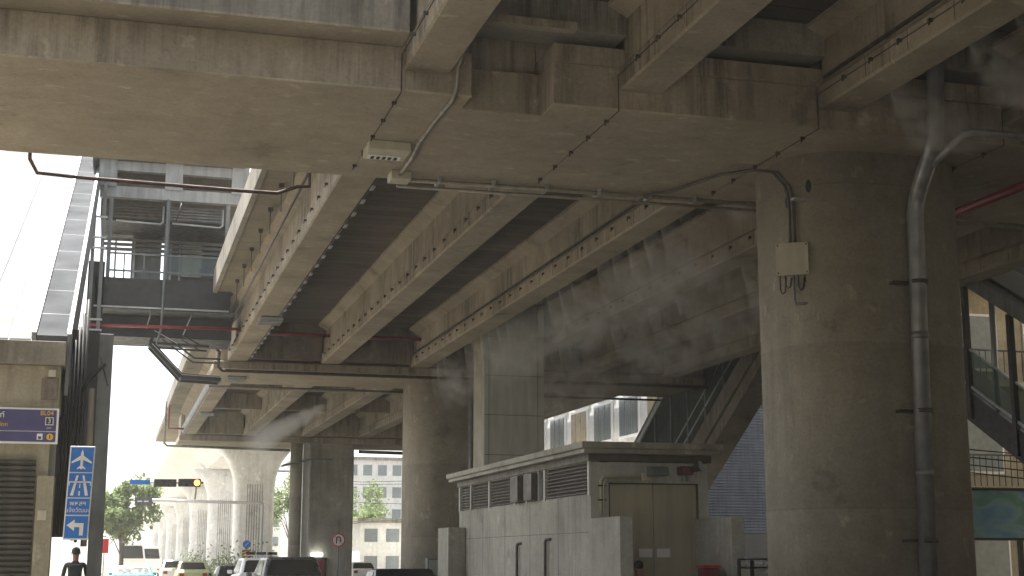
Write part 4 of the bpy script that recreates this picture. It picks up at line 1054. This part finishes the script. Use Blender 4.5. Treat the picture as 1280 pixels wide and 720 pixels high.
vehicle('parked_car', 'white sedan beyond the taxi, under the pale viaduct', 'car', 4.2, 95, 4.5, 1.75, 1.6, 'car_white', 'suv')
vehicle('delivery_truck', 'white box truck far down the sunlit road', 'truck', 3.4, 128, 6.5, 2.2, 2.7, 'car_white', 'van', group='trucks down the road')
vehicle('delivery_truck', 'teal truck far down the sunlit road at the left', 'truck', 1.2, 70, 5.0, 1.9, 1.35, 'car_teal', 'sedan', group='trucks down the road')
vehicle('delivery_van', 'white van left of the queue beneath the green tree', 'van', 1.8, 118, 5.5, 2.2, 2.9, 'car_white', 'van', group='trucks down the road')
vehicle('parked_car', 'white car seen between the far column and the dark column', 'car', 17.0, 98, 4.4, 1.8, 1.45, 'car_white', 'sedan', group='cars on the opposite road')
vehicle('parked_car', 'white car roof at the lower right corner beyond the big column', 'car', 15.9, 24.5, 4.4, 1.75, 1.50, 'car_white', 'sedan', group='cars on the opposite road')

# ------------------------------------------------------------------ people
def person(label, x, y, zf, hgt, shirt, face=1, arm='down'):
    """standing figure, grown as one skin; face=+1 looks away from the camera (+Y)"""
    s = hgt/1.72
    J = {'pelvis': (0, 0, .93), 'waist': (0, .0, 1.08), 'chest': (0, -.01, 1.28), 'neck': (0, 0, 1.45), 'headb': (0, .01, 1.52), 'head': (0, .015, 1.61), 'crown': (0, .01, 1.67)}
    E = [('pelvis', 'waist'), ('waist', 'chest'), ('chest', 'neck'), ('neck', 'headb'), ('headb', 'head'), ('head', 'crown')]
    rad = {'pelvis': (.155, .11), 'waist': (.14, .10), 'chest': (.16, .11), 'neck': (.06, .06), 'headb': (.066, .075), 'head': (.078, .095), 'crown': (.055, .065)}
    for sd, q in ((-1, 'l'), (1, 'r')):
        J.update({'hip'+q: (sd*.09, 0, .88), 'knee'+q: (sd*.10, .01, .50), 'ank'+q: (sd*.10, -.02, .09), 'toe'+q: (sd*.11, .13, .04),
                  'sho'+q: (sd*.18, 0, 1.39), 'elb'+q: (sd*.235, -.02, 1.12), 'wri'+q: (sd*.23, .07, .90), 'palm'+q: (sd*.225, .10, .83)})
        E += [('pelvis', 'hip'+q), ('hip'+q, 'knee'+q), ('knee'+q, 'ank'+q), ('ank'+q, 'toe'+q), ('chest', 'sho'+q), ('sho'+q, 'elb'+q), ('elb'+q, 'wri'+q), ('wri'+q, 'palm'+q)]
        rad.update({'hip'+q: (.09, .09), 'knee'+q: (.058, .058), 'ank'+q: (.04, .04), 'toe'+q: (.04, .03), 'sho'+q: (.058, .058), 'elb'+q: (.042, .042), 'wri'+q: (.028, .028), 'palm'+q: (.036, .02)})
        for fi, (dx, ln) in enumerate(((-.026, .075), (-.009, .085), (.009, .08), (.026, .065))):
            a1, a2 = 'f%s%d' % (q, fi), 'g%s%d' % (q, fi)
            J[a1] = (sd*.225, .10+dx, .775); J[a2] = (sd*.215, .112+dx, .83-ln-.03)
            E += [('palm'+q, a1), (a1, a2)]; rad[a1] = rad[a2] = (.009, .009)
        J['th'+q] = (sd*.20, .145, .815); E.append(('palm'+q, 'th'+q)); rad['th'+q] = (.011, .011)
    names = list(J); me = bpy.data.meshes.new('person')
    me.from_pydata([(J[n][0]*s, J[n][1]*s*face, J[n][2]*s) for n in names], [(names.index(a_), names.index(b_)) for a_, b_ in E], [])
    o = bpy.data.objects.new('person', me); col.objects.link(o)
    sk = o.modifiers.new('skin', 'SKIN')
    for i, n in enumerate(names): me.skin_vertices[0].data[i].radius = (rad[n][0]*s, rad[n][1]*s); me.skin_vertices[0].data[i].use_root = (n == 'pelvis')
    sk.use_smooth_shade = True
    sub = o.modifiers.new('sub', 'SUBSURF'); sub.levels = 2; sub.render_levels = 2
    dg = bpy.context.evaluated_depsgraph_get(); m2 = bpy.data.meshes.new_from_object(o.evaluated_get(dg)); bpy.data.objects.remove(o)
    for mm in ('skin', shirt, 'trousers', 'black'): m2.materials.append(M[mm])
    for p in m2.polygons:
        c = p.center/s; p.use_smooth = True
        if c.z < .10: p.material_index = 3
        elif c.z < .98 and abs(c.x) < .195: p.material_index = 2
        elif c.z < 1.455 and (abs(c.x) < .19 or c.z > 1.16): p.material_index = 1
    o = bpy.data.objects.new('person', m2); col.objects.link(o); o.location = (x, y, zf+EYE); o['label'] = label; o['category'] = 'person'; o['_org'] = (x, y, zf)
    # hair cap, ears, nose, eyes
    z0 = zf
    MB().ball((x, y-.012*s*face, z0+1.645*s), .088*s, .105*s, .085*s, 16, 10).build('hair', 'hair', o)
    MB().ball((x-.083*s, y, z0+1.60*s), .012*s, .02*s, .03*s, 8, 6).ball((x+.083*s, y, z0+1.60*s), .012*s, .02*s, .03*s, 8, 6).build('ear', 'skin', o)
    MB().ball((x, y+.105*s*face, z0+1.585*s), .014*s, .02*s, .022*s, 8, 6).build('nose', 'skin', o)
    MB().ball((x-.032*s, y+.094*s*face, z0+1.61*s), .012*s, .008*s, .008*s, 8, 6).ball((x+.032*s, y+.094*s*face, z0+1.61*s), .012*s, .008*s, .008*s, 8, 6).build('eye', 'black', o)
    return o
p1 = person('person in dark clothes with a backpack under the blue direction sign', -.66, 32.0, G+.13, 1.80, 'shirt_dark', 1)
MB().box(-.79, -.53, 31.68, 31.87, -.62, -.12).build('backpack', plain('backpack_cloth', (.022, .035, .035), .8), label='dark green backpack on the back of the person by the blue sign', cat='backpack', bevel=.05)
p2 = person('dark-haired person in a pink shirt in front of the hut doors', 8.62, 22.9, G+.13, 1.53, 'shirt_pink', 1)

# ------------------------------------------------------------------ trees and far buildings
def tree(label, x, y, h, r, group='street trees', nleaf=2600, lz=.42, sz=.22):
    rnd = random.Random(int(x*7+y))
    t = thing('street_tree', label, 'tree', (x, y, G), group)
    b = MB(); b.tube([(x, y, G), (x+.1, y, G+h*.25), (x-.05, y+.1, G+h*.55)], .22*h/8, 10, r2=.10)
    tips = []
    for k in range(9):
        a_ = k*2.4+rnd.random(); rr = r*(.35+.5*rnd.random()); zt = G+h*(.55+.4*rnd.random())
        tip = (x+rr*math.cos(a_), y+rr*math.sin(a_), zt); tips.append(tip)
        b.tube([(x, y, G+h*(.3+.2*rnd.random())), ((x+tip[0])/2, (y+tip[1])/2, G+h*.55), tip], .06*h/8, 6, r2=.015)
    b.build('trunk', 'bark', t)
    c = MB()
    cl = [(Vector(tp), r*(.25+.3*rnd.random())) for tp in tips]+[(Vector((x+rnd.uniform(-.5, .5)*r, y+rnd.uniform(-.5, .5)*r, G+h*rnd.uniform(.5, .95))), r*rnd.uniform(.2, .4)) for _ in range(8)]
    for _ in range(nleaf):
        ce, rr = rnd.choice(cl)
        d = Vector((rnd.gauss(0, 1), rnd.gauss(0, 1), rnd.gauss(0, .8))).normalized()*rr*rnd.random()**.4
        p = ce+d; u = Vector((rnd.gauss(0, 1), rnd.gauss(0, 1), rnd.gauss(0, 1))).normalized(); v = u.cross(Vector((rnd.gauss(0, 1), rnd.gauss(0, 1), rnd.gauss(0, 1)))).normalized()
        q = sz*rnd.uniform(.6, 1.2)
        c.add([p-u*q, p+v*q*.45, p+u*q, p-v*q*.45], [(0,1,2,3)])
    c.build('crown', 'leaf', t)
tree('broad green tree at the left, behind the blue direction sign', .7, 92, 6.3, 2.0, nleaf=3800)
tree('pale green tree seen left of the drain stack', 20.5, 170, 11, 3.0)
tree('tree seen right of the column with the red door', 27.5, 160, 10.5, 3.2)
tree('small tree against the dark column gap', 24, 140, 6.0, 1.8)
# shrubs on the median at the viaduct piers
for (x, y, l) in ((8.5, 108, 'low shrub at the foot of the nearest viaduct pier'), (7.4, 128, 'low shrub between the first two viaduct piers'), (10.5, 106, 'low shrub right of the striped marker board')):
    rnd = random.Random(int(y)); c = MB()
    for _ in range(900):
        d = Vector((rnd.gauss(0, .7), rnd.gauss(0, .7), abs(rnd.gauss(0, .9)))); p = Vector((x, y, G))+d
        u = Vector((rnd.gauss(0, 1), rnd.gauss(0, 1), rnd.gauss(0, 1))).normalized(); v = u.cross(Vector((rnd.gauss(0, 1), rnd.gauss(0, 1), rnd.gauss(0, 1)))).normalized()
        c.add([p-u*.16, p+v*.07, p+u*.16, p-v*.07], [(0,1,2,3)])
    c.build('median_shrub', 'leaf', label=l, cat='shrub', group='median shrubs')
def block(label, x0, x1, y0, y1, h, mat, nf, nx, group='far buildings'):
    t = thing('city_building', label, 'building', ((x0+x1)/2, (y0+y1)/2, G), group)
    MB().box(x0, x1, y0, y1, G, h).build('wall', mat, t)
    MB().box(x0-.3, x1+.3, y0-.3, y1, h, h+.4).build('roof', 'greycon', t)
    fh = (h-G)/nf; wx = (x1-x0)/nx
    for i in range(nf):
        for j in range(nx):
            MB().box(x0+wx*j+wx*.2, x0+wx*j+wx*.8, y0-.05, y0-.002, G+fh*i+fh*.3, G+fh*i+fh*.78).build('window', 'winglass', t)
block('pale hazy office building right of the column with the red door', 24, 40, 190, 205, 13, 'offwhite', 5, 8)
block('low pale shop with a tan front beyond the far column', 22, 30, 130, 138, 3.2, 'offwhite', 2, 4)
block('pale hazy building left of the drain stack', 14, 24, 210, 220, 9, 'offwhite', 4, 5)
b = MB()
for (z, dz) in ((6.6, 0), (6.3, .1), (4.5, .4), (3.6, -.3)):
    b.tube([(14, 118, z), (20, 118, z-.35+dz), (27, 118, z-.1), (40, 118, z)], .03, 5)
b.build('power_line', 'black', label='sagging black power lines right of the far column', cat='power lines')
t = thing('street_lamp', 'curved white street lamp left of the drain stack', 'street lamp', (13, 110, G))
MB().tube([(14.3, 112, G), (14.3, 112, 6.2), (13.9, 112, 6.6), (12.9, 112, 6.7)], .07, 8).build('pole', 'white', t)
MB().box(12.4, 13.0, 111.9, 112.1, 6.62, 6.74).build('lamp_head', 'steel', t, bevel=.03)

# ------------------------------------------------------------------ mist
def mistmat(name, x0, dirx, zt, fall, dens, seed, freq=.95):
    """water mist drifting down from a row of nozzles at x0, zt; local = world coordinates"""
    m, nt, ns, lk = nodes(name)
    tc = ns.new('ShaderNodeNewGeometry'); sp = ns.new('ShaderNodeSeparateXYZ'); lk.new(tc.outputs['Position'], sp.inputs[0])
    def MA(op, a_, b_=None, c_=None, clamp=False):
        n = ns.new('ShaderNodeMath'); n.operation = op; n.use_clamp = clamp
        for i, q in enumerate((a_, b_, c_)):
            if q is None: continue
            if isinstance(q, (int, float)): n.inputs[i].default_value = q
            else: lk.new(q, n.inputs[i])
        return n.outputs[0]
    X, Y, Z = sp.outputs[0], sp.outputs[1], sp.outputs[2]
    def noise(scale, det, w=0.0):
        n = ns.new('ShaderNodeTexNoise'); n.noise_dimensions = '4D'; n.inputs['Scale'].default_value = scale; n.inputs['Detail'].default_value = det; n.inputs['W'].default_value = seed+w
        lk.new(tc.outputs['Position'], n.inputs['Vector']); return n.outputs['Fac']
    dx = MA('MULTIPLY', MA('SUBTRACT', X, x0), dirx)
    dz = MA('SUBTRACT', zt+EYE, Z)
    dist = MA('SQRT', MA('ADD', MA('MULTIPLY', dx, dx), MA('MULTIPLY', dz, dz)))
    fo = MA('SUBTRACT', 1, MA('DIVIDE', dist, fall), clamp=True)
    fo = MA('POWER', fo, 1.4)
    # one jet per nozzle, leaning with the draught, opening out and breaking into wisps
    wob = MA('MULTIPLY', MA('SUBTRACT', noise(1.1, 3), .5), MA('MULTIPLY', dist, 1.1))
    ysk = MA('DIVIDE', MA('ADD', MA('ADD', Y, MA('MULTIPLY', dist, .45)), wob), freq)
    c = MA('MULTIPLY', MA('ABSOLUTE', MA('SUBTRACT', MA('FRACT', ysk), .5)), freq)
    wd = MA('ADD', MA('MULTIPLY', dist, .15), .04)
    jet = MA('SUBTRACT', 1, MA('DIVIDE', c, wd), clamp=True)
    wn = ns.new('ShaderNodeTexWhiteNoise'); wn.noise_dimensions = '1D'; lk.new(MA('ADD', MA('FLOOR', ysk), seed), wn.inputs['W'])
    amp = MA('MULTIPLY', MA('POWER', wn.outputs['Value'], 1.8), 2.2)
    # slope of the jet in the cross section
    ang = MA('SUBTRACT', 1, MA('MULTIPLY', MA('ABSOLUTE', MA('SUBTRACT', dx, MA('MULTIPLY', dz, .7))), MA('DIVIDE', 1.6, MA('ADD', dist, .3))), clamp=True)
    wisp = MA('MULTIPLY', MA('SUBTRACT', noise(2.6, 6, 3), .36, clamp=True), 4)
    big = MA('MULTIPLY', MA('SUBTRACT', noise(.3, 2, 7), .34, clamp=True), 4)
    soft = MA('MULTIPLY', MA('MULTIPLY', big, big), MA('MULTIPLY', MA('SUBTRACT', dist, .1, clamp=True), .004))
    core = MA('MULTIPLY', MA('MULTIPLY', jet, amp), MA('DIVIDE', .95, MA('ADD', dist, .45)))
    d = MA('MULTIPLY', MA('MULTIPLY', MA('MULTIPLY', MA('ADD', core, soft), fo), MA('MULTIPLY', wisp, ang)), dens)
    v = ns.new('ShaderNodeVolumePrincipled'); v.inputs['Color'].default_value = (.93, .92, .9, 1); v.inputs['Anisotropy'].default_value = .3
    lk.new(d, v.inputs['Density'])
    o = ns.new('ShaderNodeOutputMaterial'); lk.new(v.outputs[0], o.inputs['Volume'])
    m.cycles.volume_step_rate = .25
    m.cycles.volume_sampling = 'MULTIPLE_IMPORTANCE' if hasattr(m.cycles, 'volume_sampling') else None
    return m
def mist(label, x0, x1, y0, y1, z0, z1, mat):
    o = MB().box(x0, x1, y0, y1, z0, z1).build('mist', mat, kind='stuff', label=label, cat='mist'); return o
mist('fine water mist drifting below the third middle girder', 10.05, 12.38, 22, 46, 4.6, 6.45, mistmat('mist_a', 10.06, 1, 6.3, 1.75, 23, 3.1))
mist('thicker water mist below the fourth middle girder', 13.06, 15.36, 25, 45.5, 4.3, 6.4, mistmat('mist_b', 13.1, 1, 6.2, 2.0, 16, 8.4))
def plumemat(A, B, r0, r1, dens):
    """one jet of mist opening out from A to B"""
    m, nt, ns, lk = nodes('mist_plume')
    tc = ns.new('ShaderNodeNewGeometry'); A = Vector(A)+Vector((0, 0, EYE)); B = Vector(B)+Vector((0, 0, EYE)); L = (B-A).length; D = (B-A)/L
    def VM(op, a_, b_):
        n = ns.new('ShaderNodeVectorMath'); n.operation = op
        for i, q in enumerate((a_, b_)):
            if hasattr(q, 'links'): lk.new(q, n.inputs[i])
            elif isinstance(q, Vector): n.inputs[i].default_value = q
        return n
    def MA(op, a_, b_=None, clamp=False):
        n = ns.new('ShaderNodeMath'); n.operation = op; n.use_clamp = clamp
        for i, q in enumerate((a_, b_)):
            if q is None: continue
            if isinstance(q, (int, float)): n.inputs[i].default_value = q
            else: lk.new(q, n.inputs[i])
        return n.outputs[0]
    nz = ns.new('ShaderNodeTexNoise'); nz.inputs['Scale'].default_value = 1.1; nz.inputs['Detail'].default_value = 6; lk.new(tc.outputs['Position'], nz.inputs['Vector'])
    rel = VM('SUBTRACT', tc.outputs['Position'], A).outputs[0]
    tt = VM('DOT_PRODUCT', rel, D).outputs['Value']
    dist = VM('LENGTH', VM('CROSS_PRODUCT', rel, D).outputs[0], None).outputs['Value']
    t01 = MA('DIVIDE', tt, L, clamp=True)
    rad = MA('ADD', MA('MULTIPLY', t01, r1-r0), r0)
    core = MA('SUBTRACT', 1, MA('DIVIDE', MA('ADD', dist, MA('MULTIPLY', MA('SUBTRACT', nz.outputs['Fac'], .5), .5)), rad), clamp=True)
    ends = MA('MULTIPLY', MA('MULTIPLY', t01, 8, clamp=True), MA('MULTIPLY', MA('SUBTRACT', 1, t01), 3, clamp=True))
    d = MA('MULTIPLY', MA('MULTIPLY', core, ends), dens)
    v = ns.new('ShaderNodeVolumePrincipled'); v.inputs['Color'].default_value = (.96, .96, .95, 1); lk.new(d, v.inputs['Density'])
    o = ns.new('ShaderNodeOutputMaterial'); lk.new(v.outputs[0], o.inputs['Volume']); m.cycles.volume_step_rate = .3
    return m
mist('single narrow plume of mist blowing down under the far girders', 5.4, 8.9, 57, 67, 4.6, 6.26, plumemat((8.3, 58, 6.2), (5.9, 65, 4.95), .18, .75, 2.4))
mist('wisps of mist beside the near girder at the top right', 10.06, 12.38, 11.5, 17.3, 5.4, 6.6, mistmat('mist_d', 10.1, 1, 6.3, 1.6, 14, 2.0))
HAZE = .00045
m, nt, ns, lk = nodes('haze_air')
v = ns.new('ShaderNodeVolumePrincipled'); v.inputs['Color'].default_value = (.95, .96, .97, 1); v.inputs['Density'].default_value = HAZE
o = ns.new('ShaderNodeOutputMaterial'); lk.new(v.outputs[0], o.inputs['Volume'])
if HAZE: MB().box(-610, 710, -310, 1210, G-1, 16).build('haze', m, kind='stuff', label='pale bright haze filling the street air', cat='haze')

# ------------------------------------------------------------------ camera
f = 1774.0
az = math.atan(505/math.hypot(f, 338)); tl = math.atan(338/f)
cam = bpy.data.cameras.new('camera'); co = bpy.data.objects.new('camera', cam); col.objects.link(co)
cam.sensor_width = 36; cam.lens = 36*f/1280; cam.clip_start = .1; cam.clip_end = 3000
co.location = (0, 0, EYE)
co.rotation_euler = (R(90)+tl, 0, -az)
sc.camera = co

# ------------------------------------------------------------------ light
SUN_EL, SUN_AZ = 67, -16      # azimuth measured from +Y toward +X : the sun stands high to the left, a little ahead
w = bpy.data.worlds.new('World'); sc.world = w; w.use_nodes = True
wn = w.node_tree.nodes; wl = w.node_tree.links; wn.clear()
sky = wn.new('ShaderNodeTexSky'); sky.sky_type = 'NISHITA'; sky.sun_disc = False
sky.sun_elevation = R(SUN_EL); sky.sun_rotation = R(SUN_AZ); sky.dust_density = 2.5; sky.air_density = 1.2; sky.ozone_density = 1
hs = wn.new('ShaderNodeHueSaturation'); hs.inputs['Saturation'].default_value = .25
bg = wn.new('ShaderNodeBackground'); bg.inputs['Strength'].default_value = .08
ow = wn.new('ShaderNodeOutputWorld')
wl.new(sky.outputs[0], hs.inputs['Color']); wl.new(hs.outputs[0], bg.inputs[0]); wl.new(bg.outputs[0], ow.inputs[0])
sl = bpy.data.lights.new('sun', 'SUN'); sl.energy = 5.0; sl.angle = R(.6); sl.color = (1, .95, .87)
so = bpy.data.objects.new('sun', sl); col.objects.link(so)
d = Vector((math.sin(R(SUN_AZ))*math.cos(R(SUN_EL)), math.cos(R(SUN_AZ))*math.cos(R(SUN_EL)), math.sin(R(SUN_EL))))
so.rotation_euler = d.to_track_quat('Z', 'Y').to_euler(); so.location = (0, 0, 40)
sc.view_settings.view_transform = 'Standard'; sc.view_settings.look = 'None'; sc.view_settings.gamma = 1; sc.view_settings.use_curve_mapping = False
sc.view_settings.exposure = 2.15
cy = sc.cycles
cy.max_bounces = 10; cy.diffuse_bounces = 6; cy.glossy_bounces = 3; cy.transmission_bounces = 6; cy.transparent_max_bounces = 16; cy.volume_bounces = 1
cy.volume_step_rate = 2.0; cy.use_denoising = True; cy.sample_clamp_indirect = 6; cy.caustics_reflective = False; cy.caustics_refractive = False
for o in bpy.data.objects:
    if '_org' in o: del o['_org']
